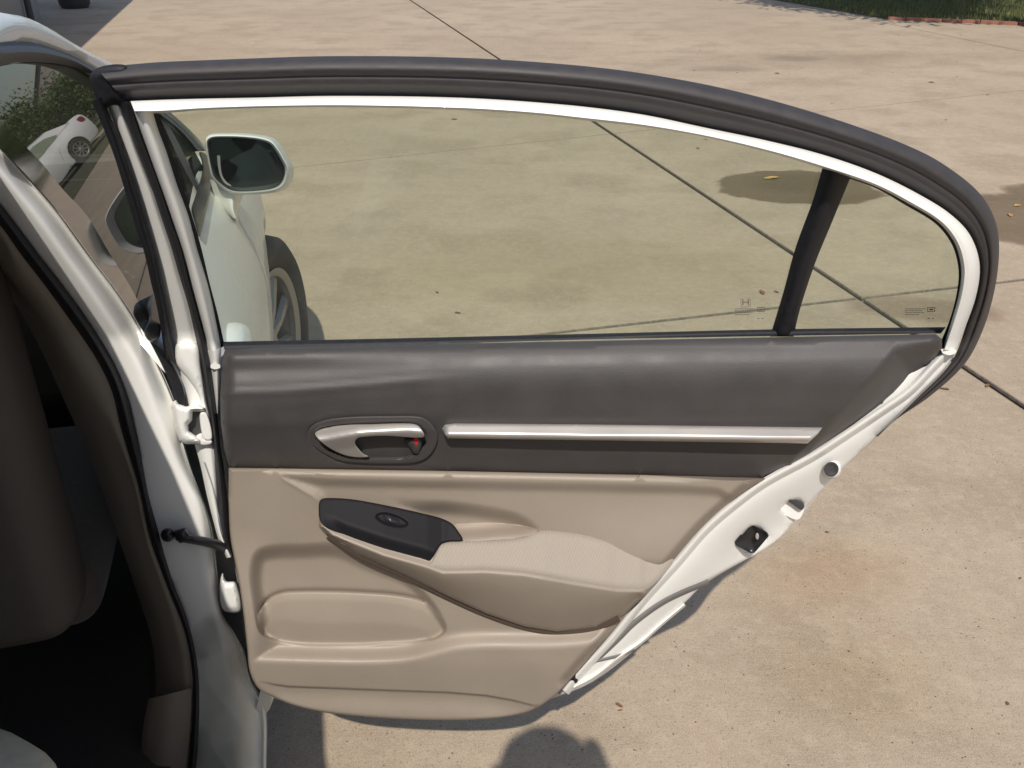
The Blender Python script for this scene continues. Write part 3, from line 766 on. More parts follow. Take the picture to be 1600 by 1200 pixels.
# ------------------------------------------------------------------ the near car
car = empty('car', tuple(O), CA, label='white sedan parked on the driveway with its rear passenger door wide open', cat='car')
shell(car, K, False)
for rt in (True, False):
    for s in (FS, RS): wheel(car, K, (s, .0 if rt and s == FS else (.0 if rt else -WID), .30), 1 if rt else -1, steer=.31 if s == FS else 0)
def Q(px, py, h=0.0):
    """the leaning side-window plane of the near car"""
    dx, dy, dz = ray(px, py)
    A = dx * RT[0] + dy * RT[1]; q0 = -(O @ RT)
    t = (-.1 + h - .4 * (H - .9) - q0) / (A + .4 * dz)
    return np.stack([t * dx, t * dy, H + t * dz], -1)
# roof rail, roof, windscreen, backlight
Lp = [(0, 68), (50, 67), (85, 77), (115, 89), (145, 106), (200, 141), (258, 177), (294, 209), (319, 236)]
Up = [(0, 20), (40, 27), (78, 45), (110, 65), (145, 85), (182, 104), (256, 170), (298, 208), (322, 236)]
Lr = catmull(Lp, 26); Ur = catmull(Up, 26)
rear = [(-1.75, (-.10, .965), (-.16, .975)), (-1.5, (-.13, .985), (-.19, 1.01)), (-1.2, (-.20, 1.09), (-.27, 1.125)), (-.8, (-.235, 1.185), (-.285, 1.235)), (-.4, (-.228, 1.235), (-.265, 1.275)), (-.1, (-.242, 1.25), (-.262, 1.285))]
rows = [(K(s, a[0], a[1]), K(s, b_[0], b_[1])) for s, a, b_ in rear] + [(Q(*a), Q(*b_, .008)) for a, b_ in zip(Lr, Ur)]
V, Fc = [], []
for a, b_ in rows:
    n_ = RT * .008
    V += [a - RT * .03, a, a * .5 + b_ * .5 + n_, b_, b_ - RT * .03 + np.array([0, 0, .006])]
for j in range(len(rows) - 1):
    for i in range(4): Fc.append((j * 5 + i, j * 5 + i + 1, (j + 1) * 5 + i + 1, (j + 1) * 5 + i))
V = np.array(V)
mesh_obj('roof_rail', V, Fc, M_white, car, sharp=70)
def mirror_pt(p):
    d = p - O; s, q = d @ FW, d @ RT; return O + s * FW + (-WID - q) * RT + np.array([0, 0, p[2]])
Vm = [mirror_pt(np.array(v)) for v in V]
mesh_obj('roof_rail', Vm, Fc, M_white, car, sharp=70)
def bridge(r0, r1, name, m, crown):
    V, Fc = [], []; n = 12
    for r in range(r0, r1):
        p = rows[r][1] - RT * .028 + np.array([0, 0, .004]); q = mirror_pt(p)
        for i in range(n + 1): u = i / n; V.append(p * (1 - u) + q * u + np.array([0, 0, crown * (1 - (2 * u - 1)**2)]) + FW * (crown * 1.6 * (1 - (2 * u - 1)**2) if m is M_glass_d else 0))
    for j in range(r1 - r0 - 1):
        for i in range(n): Fc.append((j * (n + 1) + i, j * (n + 1) + i + 1, (j + 1) * (n + 1) + i + 1, (j + 1) * (n + 1) + i))
    return mesh_obj(name, V, Fc, m, car)
bridge(0, 3, 'rear_window', M_glass_d, .03)
bridge(2, 10, 'roof', M_white, .012)
V, Fc = [], []
# windscreen: from the roof's front edge down to the cowl
pa = [rows[i][1] - RT * .03 for i in range(9, len(rows), 2)]
pa.append(K(1.1, -.22, .885))
for p in pa:
    q = mirror_pt(p)
    for i in range(13): u = i / 12; V.append(p * (1 - u) + q * u + FW * .10 * (1 - (2 * u - 1)**2))
for j in range(len(pa) - 1):
    for i in range(12): Fc.append((j * 13 + i, j * 13 + i + 1, (j + 1) * 13 + i + 1, (j + 1) * 13 + i))
mesh_obj('windscreen', V, Fc, M_glass_d, car)
# left windows and belt
Vl = [K(s, -WID + .1, .93) for s in (-1.5, 1.0)] + [K(.25, -WID + .24, 1.24), K(-.1, -WID + .25, 1.26), K(-.9, -WID + .25, 1.18)]
mesh_obj('left_windows', Vl, [(0, 1, 2, 3, 4)], M_glass_d, car, smooth=False)
# cowl and interior closing panels: dash, floor, far door cards, rear shelf
def kbox(name, s0, s1, q0, q1, z0, z1, m, bv=.03, par=None):
    v = [K(s, q, z) for s in (s0, s1) for q in (q0, q1) for z in (z0, z1)]
    o = mesh_obj(name, v, [(0, 1, 3, 2), (4, 6, 7, 5), (0, 4, 5, 1), (2, 3, 7, 6), (0, 2, 6, 4), (1, 5, 7, 3)], m, par or car)
    if bv: bevel(o, bv, 4)
    return o
kbox('dashboard', .72, 1.1, -WID + .12, -.16, .45, .88, M_seat_d, .06)
kbox('firewall', 1.08, 1.14, -WID + .12, -.14, .22, .87, M_carpet, 0)
kbox('floor_carpet', -1.3, 1.1, -WID + .12, -.22, .16, .18, M_carpet, 0)
kbox('left_door_card', -1.2, .9, -WID + .08, -WID + .14, .26, .92, M_seat_d, .02)
kbox('rear_shelf', -1.6, -1.25, -WID + .16, -.2, .93, .955, M_seat_d, 0)
kbox('boot_bulkhead', -1.3, -1.26, -WID + .16, -.2, .25, .95, M_carpet, 0)
kbox('headliner', -1.0, .1, -WID + .35, -.34, 1.235, 1.25, M_seat_d, 0)
rk = kbox('rocker', -.80, -.13, -.24, -.072, .155, .24, M_jamb, .02)
kbox('rocker', .09, .92, -.20, -.072, .17, .24, M_white, .02)

# front window glass and frames of the near car's front door
patch('front_window', [(-60, 132), (0, 101), (60, 95), (110, 102), (145, 116), (190, 148), (250, 179), (278, 205), (304, 236), (318, 262), (312, 294), (304, 327), (310, 370),
      (236, 513), (205, 450), (172, 397), (133, 333), (100, 298), (67, 257), (33, 222), (0, 190), (-60, 135)][:-1], -.004, M_glass_f, car, step=30, er=0, skirt=0, mp=Q, smooth_curve=False)
loft('front_door_frame', [Lp[:0] + [(-80, 95)] + Lp, [(-80, 100), (-60, 92), (0, 84), (60, 82), (110, 93), (145, 111), (190, 143), (252, 180), (284, 206), (310, 236)],
      [(-80, 150), (0, 103), (60, 97), (110, 104), (145, 118), (190, 150), (250, 181), (276, 205), (303, 237)]], [.004, .012, -.002], M_plast, car, n=60, sub=3, mp=Q, back=0)
loft('b_pillar_sash', [[(-60, 184), (0, 231), (50, 283), (92, 332), (140, 398), (187, 460), (228, 525)], [(-60, 135), (0, 188), (33, 222), (67, 257), (100, 298), (133, 333), (172, 397), (205, 450), (236, 513)]],
     [.004, .001], M_gloss, car, n=50, sub=3, mp=Q, back=0)
loft('window_divider', [[(248, 180), (277, 242), (295, 277), (306, 297)], [(256, 180), (288, 242), (304, 277), (313, 297)]], [.006, .006], M_plast, car, n=20, mp=Q, back=.01)
patch('mirror_sail', [(311, 238), (321, 240), (330, 277), (329, 299), (322, 332), (311, 370), (303, 345), (299, 327), (304, 310), (309, 294), (316, 268), (315, 252)], .012, M_black, car, step=6, er=3, ed=.006, skirt=.02, mp=Q)
patch('belt_seal_end', [(229, 478), (238, 460), (247, 470), (252, 505), (248, 529), (235, 534), (225, 520), (233, 495)], .012, M_black, car, step=5, er=3, ed=.008, skirt=.02, mp=Q)
# side mirror
mo = [(320, 219), (322.5, 214), (328, 211), (356, 209.7), (390, 211.4), (412.5, 215), (425, 220), (435, 231.6), (445, 248.5), (452, 264), (451, 278), (445, 291), (435, 298), (412.5, 302.5), (367.5, 303.6), (356, 300), (343, 291), (332.6, 280), (327, 263), (323.6, 246), (321, 229)]
mo = catmull(mo, 72, True); mc = mo.mean(0)
V, Fc = [], []
rings = [(.90, 0, 0, 1.790), (.925, 0, 0, 1.770), (.955, 0, 0, 1.756), (.985, 0, 0, 1.760), (1.0, 0, 0, 1.772), (1.02, 3, -1, 1.80), (1.02, 6, -1, 1.84), (.95, 8, 0, 1.88), (.75, 8, 0, 1.91), (.4, 8, 0, 1.925), (.05, 8, 0, 1.93)]
for sc_, ox, oy, y in rings:
    for p in mo: V.append(R(mc[0] + (p[0] - mc[0]) * sc_ + ox, mc[1] + (p[1] - mc[1]) * (sc_ - (.02 if sc_ < .96 and y < 1.8 else 0)) + oy, y))
for j in range(len(rings) - 1):
    for i in range(72): Fc.append((j * 72 + i, j * 72 + (i + 1) % 72, (j + 1) * 72 + (i + 1) % 72, (j + 1) * 72 + i))
Fc.append(tuple(10 * 72 + i for i in range(72)))
sm_o = mesh_obj('side_mirror', V, Fc, M_white, car, sharp=80)
mg = mc + (mo - mc) * .93
def mmap(px, py, h): return R(px, py, 1.783 - np.asarray(h) + (px - mc[0]) * .00018 - (py - mc[1]) * .0001)
patch('mirror_glass', mg, 0, M_mirror, sm_o, step=12, er=0, skirt=0, mp=mmap, smooth_curve=False)
loft('mirror_inner_bezel', [mc + (mo - mc) * .925, mc + (mo - mc) * .885], [0.008, .001], M_plast, sm_o, n=72, sub=2, mp=mmap, back=0, closed=True)
loft('mirror_wiper_strip', [[(339, 243), (341, 262), (345, 277), (352, 287), (361, 291)], [(344, 243), (345, 262), (348, 275), (354, 284), (361, 289)]], [.004, .004], M_rim, sm_o, n=16, sub=2, mp=mmap, back=0)
loft('mirror_foot', [[(328, 280), (329, 298), (335, 312), (346, 326), (362, 340)], [(345, 286), (348, 300), (353, 312), (358, 325), (366, 341)], [(366, 292), (367, 304), (366, 316), (366, 328), (370, 343)], [(380, 296), (379, 308), (374, 320), (371, 334), (373, 346)]], [.0, .05, .06, .0], M_white, sm_o, n=24, sub=4, mp=lambda x, y, h: R(x, y, 1.84 - np.asarray(h)), back=.02)
# front door handle
def fh(px, py, h):
    dx, dy, dz = ray(px, py); t = np.full(np.shape(px), 1.45)
    for _ in range(30):
        z = H + t * dz; s = (t * dx - O[0]) * FW[0] + (t * dy - O[1]) * FW[1]
        q = (t * dx - O[0]) * RT[0] + (t * dy - O[1]) * RT[1]
        t = t + (q - skinq(s, z) - h) * 1.2
    return np.stack([t * dx, t * dy, H + t * dz], -1)
kk = [(0.20, .775), (.20, .805), (.235, .812), (.30, .808), (.325, .79), (.30, .772), (.235, .768)]
patch('door_handle', kk, lambda s, z, d: .016 + .5 * np.minimum(d, .014), M_white, car, step=.008, er=.008, ed=.008, skirt=.03, mp=side_map(K, True))

# ------------------------------------------------------------------ B-pillar and door opening of the near car
seal3L = [(-60, 290), (0, 352), (33, 398), (67, 442), (100, 487), (150, 560), (175, 612), (187, 662), (200, 707), (217, 762), (233, 837), (258, 908), (287, 983), (298, 1033), (302, 1083), (300, 1137), (293, 1215)]
seal3R = [(-60, 254), (0, 318), (25, 350), (58, 394), (118, 472), (158, 532), (183, 577), (200, 620), (212, 670), (222, 720), (233, 778), (247, 828), (258, 870), (273, 917), (290, 960), (305, 1017), (311, 1075), (310, 1150), (305, 1215)]
PAR = [(-60, 196), (0, 262), (33, 303), (67, 345), (103, 395), (150, 460), (190, 520), (217, 562), (237, 612), (253, 658), (270, 697), (280, 722), (295, 753), (312, 783), (319, 810), (322, 840), (325, 870), (330, 905), (338, 940), (348, 975), (358, 1020), (367, 1075), (374, 1130), (378, 1215)]
PBR = [(-60, 168), (0, 229), (50, 283), (92, 332), (140, 398), (187, 460), (225, 522), (243, 560), (262, 600), (277, 640), (287, 690), (298, 730), (312, 768), (324, 800), (333, 835), (338, 880), (342, 920), (347, 960), (365, 987), (381, 1017), (391, 1062), (402, 1079), (414, 1100), (416.5, 1215)]
def mid(A, B, f=.5, n=40):
    a = catmull(A, n); b_ = catmull(B, n); return [tuple(x) for x in a * (1 - f) + b_ * f]
bp_ = loft('b_pillar', [seal3R, mid(seal3R, PAR, .5), mid(seal3R, PAR, .9), mid(PAR, PBR, .35), mid(PAR, PBR, .8), PBR], [-.012, -.006, -.005, -.017, -.034, -.036], M_jamb, car, n=110, sub=5, back=.02)
loft('pillar_flange_bead', [mid(PAR, PBR, .78), mid(PAR, PBR, .88), mid(PAR, PBR, .97)], [-.034, -.029, -.035], M_jamb, bp_, n=70, sub=3, back=0)
sl = loft('opening_seal', [seal3L, mid(seal3L, seal3R, .3), mid(seal3L, seal3R, .62), seal3R], [-.016, .008, .010, -.012], M_rubber, car, n=110, sub=4, back=.01)
trimL = [(-120, 300), (0, 440), (50, 520), (100, 625), (150, 740), (185, 840), (215, 930), (237, 1000), (243, 1080), (228, 1215)]
tmid = [(-60, 310), (0, 378), (25, 432), (50, 462), (80, 510), (107, 560), (140, 617), (178, 690), (205, 760), (225, 850), (250, 925), (272, 1000), (283, 1080), (270, 1215)]
loft('b_pillar_trim', [seal3L, mid(seal3L, tmid, .5), tmid, mid(tmid, trimL, .5), trimL], [-.014, -.012, -.022, -.055, -.13], M_beige, car, n=90, sub=4, back=.02)
# seam across the pillar trim and the lower sill trim
loft('sill_scuff_trim', [[(300, 1075), (297, 1140), (290, 1215)], [(262, 1085), (255, 1150), (240, 1215)], [(232, 1092), (222, 1150), (222, 1215)]], [-.002, -.004, -.03], M_beige, car, n=20, sub=3, back=.01)
# inner front face of the body behind the door gap, greyed to stand for shade
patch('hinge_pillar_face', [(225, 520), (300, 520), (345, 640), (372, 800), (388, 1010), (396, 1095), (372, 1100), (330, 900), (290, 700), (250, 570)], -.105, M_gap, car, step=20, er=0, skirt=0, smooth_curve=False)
# black seal running down behind the gap
loft('a_side_seal', [[(233, 532), (255, 575), (267, 605), (277, 634)], [(252, 545), (268, 568), (284, 600), (292, 634)]], [-.015, -.010], M_rubber, car, n=20, mp=S, back=.01)
# clear protective film wrinkled over the lower sill
def film_h(x, y, d): return .001 + .0011 * np.sin(x * .11 + y * .045) + .0026 * (1 - np.abs(np.sin(x * .052 - y * .028 + .6 * np.sin(y * .02))))**6 + .0018 * (1 - np.abs(np.sin(x * .03 + y * .045)))**8
M_clear = glass_mat('clear_film', (.93, .94, .94), ior=1.35, refl=.8, rough=.05)
patch('protective_film', [(300, 985), (335, 958), (352, 990), (372, 1030), (384, 1080), (398, 1110), (401, 1215), (312, 1215), (316, 1100), (311, 1030)], film_h, M_clear, car, step=5, er=0, skirt=0)

# hinges and check strap
hg = patch('upper_hinge', [(268, 635), (269.5, 628), (275, 625), (279, 631), (290, 635), (311, 632), (320, 637), (320.5, 643), (301, 643), (300, 657), (294, 664), (295, 673), (306, 681), (312, 687), (312, 694), (290, 694), (280, 688), (273, 667)],
           lambda x, y, d: .004 + .0009 * np.minimum(d, 7), M_jamb, car, step=2.5, er=2.2, ed=.005, skirt=.03, bstep=1.6, smooth_curve=False)
patch('hinge_recess_shade', [(298, 640), (320, 640), (322, 690), (300, 690), (290, 670)], -.008, M_plast, hg, step=4, er=0, skirt=0, smooth_curve=False)  # dark sheet standing in for the shaded void behind the hinge
patch('hinge_leaf', [(313, 645), (321, 644), (326, 652), (331, 687), (320, 688), (316, 680)], .002, M_jamb, hg, step=3, er=2.5, ed=.005, skirt=.02)
patch('hinge_pin', [(306, 682), (315, 677), (319, 686), (331, 688), (331, 693), (313, 695)], .000, M_jamb, hg, step=3, er=2, ed=.004, skirt=.02)
lh = patch('lower_hinge', [(343, 920), (345, 902), (348, 895), (350.5, 903), (354, 908), (366, 909), (371, 915), (376, 955), (352, 955), (346, 947)], lambda x, y, d: -.006 + .001 * np.minimum(d, 8), M_jamb, car, step=3, er=3, ed=.006, skirt=.05, bstep=1.6)
st = loft('check_strap', [[(291, 834), (320, 839), (358, 847)], [(290, 841), (320, 846), (360, 856)], [(288, 848), (320, 854), (361, 866)]], [[.02, .005, -.02], [.026, .012, -.012], [.018, .004, -.02]], M_black, car, n=24, sub=3, back=.012)
patch('strap_roller', catmull([(262 + 11 * cos(a), 836 + 11 * sin(a)) for a in np.linspace(0, 2 * pi, 12, endpoint=False)], 30, True), lambda x, y, d: .012 + .001 * d, M_black, st, step=2.5, er=3, ed=.006, skirt=.03, bstep=1.6)
patch('strap_bracket', [(272, 829), (290, 824), (296, 834), (299, 846), (288, 848), (281, 849), (274, 843)], lambda x, y, d: .02 + .0008 * d, M_black, st, step=2.5, er=2.5, ed=.005, skirt=.03, bstep=1.6, smooth_curve=False)

# ------------------------------------------------------------------ seats
def seat_block(name, s0, s1, q0, q1, z0, z1, m, tilt=0.0, lv=2, par=None):
    V = []; n = 4
    import itertools
    o = kbox(name, s0, s1, q0, q1, z0, z1, m, .06, par)
    o.modifiers.new('sub', 'SUBSURF').render_levels = lv
    return o
fs = empty('x', (0, 0, 0)); bpy.data.objects.remove(fs)
front_seat = seat_block('front_seat', .06, .55, -.74, -.27, .42, .55, M_seat)
seat_back = seat_block('seat_back', -.06, .10, -.74, -.27, .50, 1.10, M_seat_d, par=front_seat)
seat_block('headrest', .0, .08, -.60, -.40, 1.10, 1.22, M_seat_d, par=front_seat)
seat_block('seat_pocket', -.085, -.04, -.70, -.36, .58, .86, M_seat, par=front_seat)
seat_block('driver_seat', .06, .55, -1.45, -.98, .42, .55, M_seat)
seat_block('driver_seat_back', -.06, .10, -1.45, -.98, .50, 1.10, M_seat_d)
# rear bench: rounded front corner at the bottom left, fabric lightened to stand for sun
rb = patch('rear_seat_cushion', [(-.98, -WID + .2), (-.98, -.24), (-.45, -.24), (-.30, -.262), (-.244, -.275), (-.19, -.30), (-.155, -.335), (-.13, -.37), (-.12, -.6), (-.12, -WID + .3)], lambda s, q, d: np.minimum(d, .12) * .35 - .02, mat('sunlit_seat_fabric', (.62, .60, .48), .9, noise=(80, .08, 3), bump=(500, .3, .001)), car,
          step=.04, er=.03, ed=.02, skirt=.16, mp=lambda s, q, h: K(s, q, .50 + h))
kbox('rear_seat_back', -1.22, -.98, -WID + .2, -.28, .45, .95, M_seat, .06)
# ------------------------------------------------------------------ the open rear door
# painted door shell: outer skin and inner stamping, seen as the white jamb round the trim
jin = [(1474, 546), (1450, 571), (1415, 607), (1380, 632), (1310, 679), (1268, 706), (1191, 748), (1152, 776), (1100, 820), (1050, 877), (1000, 932), (945, 1000), (905, 1042), (868, 1087)]
jout = [(1494, 550), (1478, 575), (1432, 621), (1376, 676), (1331, 718), (1299, 749), (1261, 791), (1247, 808), (1219, 840), (1191, 861), (1156, 879), (1121, 898), (1098, 912), (1077, 935), (1035, 973), (1008, 1000), (977, 1023), (925, 1065), (894, 1080), (867, 1088)]
_k = 13
jin = [tuple(p) for p in catmull(jin, 60)]; jout = [tuple(p) for p in catmull(jout, 80)]
allw = [(342, 560), (336, 600), (342, 660), (352, 780), (372, 900), (388, 1010), (394, 1055), (420, 1080), (520, 1100), (640, 1112), (780, 1112), (867, 1088)]
def shell_h(x, y, d):
    dj = pdist(np.array(jin), x, y, closed=False)
    return -.004 - .040 * sm(dj, 14, 90)
# openings for the latch, the striker slot and plug
latch = [(1175, 822), (1197, 833), (1199, 838), (1178, 861), (1173, 862), (1152, 851), (1150, 846), (1170, 824)]
slot = [(1234, 781), (1238, 781), (1254, 790), (1250, 805), (1246, 809), (1222, 798), (1220, 794)]
rd = patch('open_rear_door', [tuple(p) for p in jin[:1]] + [(1494, 550)] + jout[1:] + allw[::-1][1:] + [(352, 552), (900, 548), (1300, 545)], shell_h, M_jamb, car,
           step=9, er=4, ed=.004, skirt=.05, smooth_curve=False, holes=[latch, slot], bstep=5, sharp=60)
rd['label'] = 'opened rear door seen from inside'
# hidden outer skin of the door
oskin = [(335, 566), (600, 562), (900, 559), (1200, 556), (1480, 552), (1478, 578), (1376, 678), (1299, 751), (1219, 840), (1098, 915), (1045, 968), (1008, 1002), (925, 1066), (867, 1090), (780, 1118), (520, 1108), (400, 1075), (388, 1010), (352, 780)]
patch('outer_skin', catmull(oskin, 160, True), lambda x, y, d: -.052 - .02 * sm(d, 0, 200), M_white, rd, step=30, er=14, ed=.022, skirt=0, smooth_curve=False)
# raised lip along the inner edge of the jamb
def offs(P, d, n=60):
    Q = catmull(P, n); t = np.gradient(Q, axis=0); t /= np.linalg.norm(t, axis=1)[:, None]; return [tuple(p) for p in Q + np.stack([-t[:, 1], t[:, 0]], 1) * d]
jl = jin[:-1]
sgn = -1
loft('jamb_lip', [jl, offs(jl, -5), offs(jl, -10), offs(jl, -15)], [.002, .009, .006, -.004], M_jamb, rd, n=80, sub=3, back=0)
# latch, slot and plugs
lt = patch('latch', [(1175, 820), (1199, 832), (1201, 838), (1179, 864), (1172, 864), (1150, 852), (1148, 846), (1168, 822)], lambda x, y, d: -.028 - .0004 * np.minimum(d, 12), M_black, rd, step=4, er=3, ed=-.004, skirt=.01, smooth_curve=False)
patch('latch_claw', catmull([(1183 + 3.0 * cos(a), 838 + 5.5 * sin(a)) for a in np.linspace(0, 2 * pi, 10, endpoint=False)], 20, True), -.016, M_silver, lt, step=2, er=1.5, ed=.003, skirt=.01, bstep=1)
patch('slot_recess', [(1232, 778), (1240, 779), (1256, 789), (1252, 807), (1246, 812), (1220, 800), (1217, 794)], -.036, M_jamb, rd, step=4, er=0, skirt=.0)
patch('slot_rubber', [(1230, 781), (1238, 778), (1257, 789), (1253, 797), (1240, 789)], -.026, M_plast, rd, step=4, er=1.5, ed=.003, skirt=.004)
for cx, cy, r, mm in ((1299, 733, 11.5, M_plast),):
    circ = lambda rr: [(cx + rr * cos(a), cy + rr * sin(a)) for a in np.linspace(0, 2 * pi, 28, endpoint=False)]
    patch('plug_seat_ring', circ(15.5), lambda x, y, d: -.010 + .0006 * np.minimum(d, 4), M_jamb, rd, step=3, er=3, ed=.004, skirt=.006, bstep=2)
    patch('rubber_plug', circ(r), lambda x, y, d: .002 - .0006 * np.minimum(d, 5), mm, rd, step=3, er=3, ed=.003, skirt=.006, bstep=2)
patch('rubber_stopper', [(888, 1052), (895, 1049), (903, 1052), (904, 1062), (900, 1068), (890, 1067), (885, 1060)], lambda x, y, d: .004 + .001 * d, M_rubber, rd, step=2.5, er=2.5, ed=.005, skirt=.02, bstep=1.5)
SJ = lambda x, y, h: S(x, y, np.asarray(h) + shell_h(np.asarray(x, float), np.asarray(y, float), None))
# grey band crossing the lower jamb, and pinch seams
ls_ = [(1106, 905), (1064, 922), (1029, 940), (987, 971), (962, 996), (933, 1023), (908, 1043), (885, 1062), (868, 1080)]
M_band = mat('jamb_band_grey', (.17, .165, .16), .6)
loft('jamb_band', [ls_, offs(ls_, -5), offs(ls_, -9)], [.001, .004, .001], M_band, rd, n=60, sub=3, back=.004, mp=SJ)
pf = [(990, 1012), (971, 1021), (946, 1027), (918, 1033)]
loft('pinch_seam', [pf, offs(pf, -3), offs(pf, -5)], [.001, .003, .001], M_band, rd, n=24, sub=2, back=0, mp=SJ)
pf = [(1068, 942), (1030, 974), (1000, 1001), (968, 1023), (925, 1056), (895, 1072)]
pf = [tuple(p) for p in catmull(pf, 30)]
loft('hem_flange', [pf, offs(pf, -3), offs(pf, -6)], [.0, .006, .0], M_jamb, rd, n=50, sub=2, back=0, mp=SJ)

# front edge of the door: seals and painted frame
s1L = [(143, 160), (152, 178), (165, 209), (177, 240), (190, 281), (197, 305), (217, 371), (224, 390), (237, 446), (243, 470), (250, 506), (255, 539), (259, 560)]
s1R = [(160, 150), (170, 175), (181, 202), (193, 239), (212, 296), (226, 344), (239, 389), (250, 440), (261, 490), (267, 525), (275, 566)]
loft('leading_edge_seal', [s1L, mid(s1L, s1R, .5), s1R], [-.012, .004, -.008], M_rubber, rd, n=60, sub=3, back=.01)
s2L = [(187, 160), (200, 197), (207, 215), (216, 240), (239, 300), (252, 340), (268, 388), (281, 434), (294, 477), (305, 525), (315, 575), (323, 623), (333, 695), (336, 725), (340, 778), (343, 815), (350, 843), (362, 870), (370, 897), (375, 940), (381, 985), (385, 1010)]
s2R = [(203, 158), (215, 194), (231, 238), (252, 296), (267, 340), (284, 389), (300, 452), (312, 496), (321, 530), (330, 575), (335, 613), (340, 653), (345, 700), (349, 725), (353, 758), (357, 795), (358, 825), (361, 850), (368, 878), (374, 917), (381, 957), (388, 1012)]
loft('leading_trim_seal', [s2L, mid(s2L, s2R, .45), s2R], [-.010, .010, -.002], M_rubber, rd, n=110, sub=3, back=.01)
w1R = s2L[:18]
w1L = [(168, 165), (181, 202), (193, 239), (212, 296), (226, 344), (239, 389), (250, 440), (261, 490), (267, 525), (275, 566), (284, 604), (294, 645), (303, 690), (312, 722), (323, 773), (333, 813), (341, 842), (354, 872)]
loft('door_front_jamb', [w1L, mid(w1L, w1R, .3), mid(w1L, w1R, .75), w1R], [-.022, -.012, -.010, -.014], M_jamb, rd, n=90, sub=4, back=.01)
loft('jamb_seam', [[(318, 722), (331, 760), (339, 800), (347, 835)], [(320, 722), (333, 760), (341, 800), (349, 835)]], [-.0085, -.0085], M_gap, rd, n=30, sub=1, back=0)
# stamped fold of the jamb above the hinge
patch('hinge_reinforcement', [(277, 536), (308, 537), (315, 575), (322, 622), (329, 660), (320, 652), (308, 615), (293, 592), (276, 570), (273, 555)], lambda x, y, d: -.006 + .0006 * np.minimum(d, 10), M_jamb, rd, step=4, er=4, ed=.008, skirt=.03)
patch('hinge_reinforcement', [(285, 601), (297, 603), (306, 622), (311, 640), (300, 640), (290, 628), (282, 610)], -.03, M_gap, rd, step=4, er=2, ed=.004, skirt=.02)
# white inner frame from the top corner down the leading edge
w2R = [(238, 172), (247, 202), (260, 237), (277, 290), (294, 336), (308, 389), (325, 446), (335, 490), (343, 530), (346, 545)]
w2L = s2R[:9] + [(326, 552)]
fr = loft('frame_front', [w2L, mid(w2L, w2R, .25), mid(w2L, w2R, .55), mid(w2L, w2R, .8), w2R], [-.004, .008, .009, .001, -.014], M_jamb, rd, n=70, sub=4, back=.01)
loft('frame_foot', [[(324, 548), (330, 575), (335, 613), (339, 646)], [(334, 548), (338, 575), (340, 613), (340, 646)], [(346, 545), (344, 577), (343, 613), (341, 646)]], [-.002, .010, .0], M_jamb, rd, n=30, sub=3, back=.01)
loft('frame_seam_bead', [[(329, 570), (336, 567), (344, 570)], [(329, 575), (336, 577), (344, 575)]], [.013, .013], M_jamb, rd, n=12, sub=2, back=.02)
# the arched white frame over the window
fo = [(204, 158), (250, 156), (320, 154), (400, 152.5), (500, 150), (575, 150), (660, 151), (750, 154), (840, 160), (925, 168), (1010, 180), (1100, 199), (1200, 220), (1287, 242), (1367, 270), (1433, 302), (1483, 333), (1513, 363), (1528, 397), (1531, 427), (1524, 467), (1510, 507), (1494, 548)]
fi = [(212, 177), (250, 177), (320, 172), (400, 169), (500, 167.5), (575, 168), (660, 170), (750, 173.5), (840, 180), (907, 187.5), (1010, 199), (1100, 214), (1200, 238), (1287, 264), (1367, 291), (1417, 317), (1467, 348), (1490, 377), (1499, 402), (1502, 427), (1498, 460), (1488, 497), (1472, 546)]
fo_, fi_ = catmull(fo, 140), catmull(fi, 140)
def blend(f): return [tuple(p) for p in fo_ * (1 - f) + fi_ * f]
fw = loft('frame_arch', [fo, blend(.18), blend(.45), blend(.72), blend(.88), fi], [-.002, .005, .0115, .0145, .0125, -.016], M_jamb, rd, n=170, sub=4, back=.012)
loft('frame_seam_bead', [[(1470, 546), (1482, 543), (1495, 548)], [(1473, 552), (1483, 555), (1492, 553)]], [.012, .012], M_jamb, rd, n=12, sub=2, back=.02)
# black outer weatherstrip round the arch
bo = [(150, 106), (200, 101), (250, 97), (320, 94), (400, 91), (490, 88), (575, 87.5), (660, 88.5), (750, 91.5), (840, 97), (925, 104.5), (1000, 114), (1112, 134), (1225, 162), (1337, 197), (1417, 227), (1467, 252), (1527, 298), (1550, 332), (1560, 367), (1560, 413), (1551, 467), (1534, 520), (1508, 568), (1452, 620), (1397, 658), (1372, 682)]
bi = [(196, 158), (250, 156), (320, 154), (400, 152.5), (500, 150), (575, 150), (660, 151), (750, 154), (840, 160), (925, 168), (1010, 180), (1100, 199), (1200, 220), (1287, 242), (1367, 270), (1433, 302), (1483, 333), (1513, 363), (1528, 397), (1531, 427), (1524, 467), (1510, 507), (1494, 552), (1478, 577), (1432, 623), (1385, 668), (1368, 682)]
bo_, bi_ = catmull(bo, 160), catmull(bi, 160)
def bl2(f): return [tuple(p) for p in bo_ * (1 - f) + bi_ * f]
# a single curved rail keyed so both edges march together round the arch
ws = loft('arch_weatherstrip', [bo, bl2(.12), bl2(.30), bl2(.42), bl2(.50), bl2(.58), bl2(.70), bl2(.78), bl2(.9), bi], [-.020, -.005, .003, .003, .0005, .002, .002, -.0015, -.006, -.009], M_rubber_g, rd, n=190, sub=3, back=.02)
patch('frame_corner_seal', [(140, 120), (150, 107), (198, 103), (205, 130), (207, 158), (196, 172), (185, 166), (172, 166), (160, 176), (152, 175), (148, 150)], lambda x, y, d: -.008 + .0006 * np.minimum(d, 10), M_rubber, rd, step=6, er=4, ed=.006, skirt=.02)

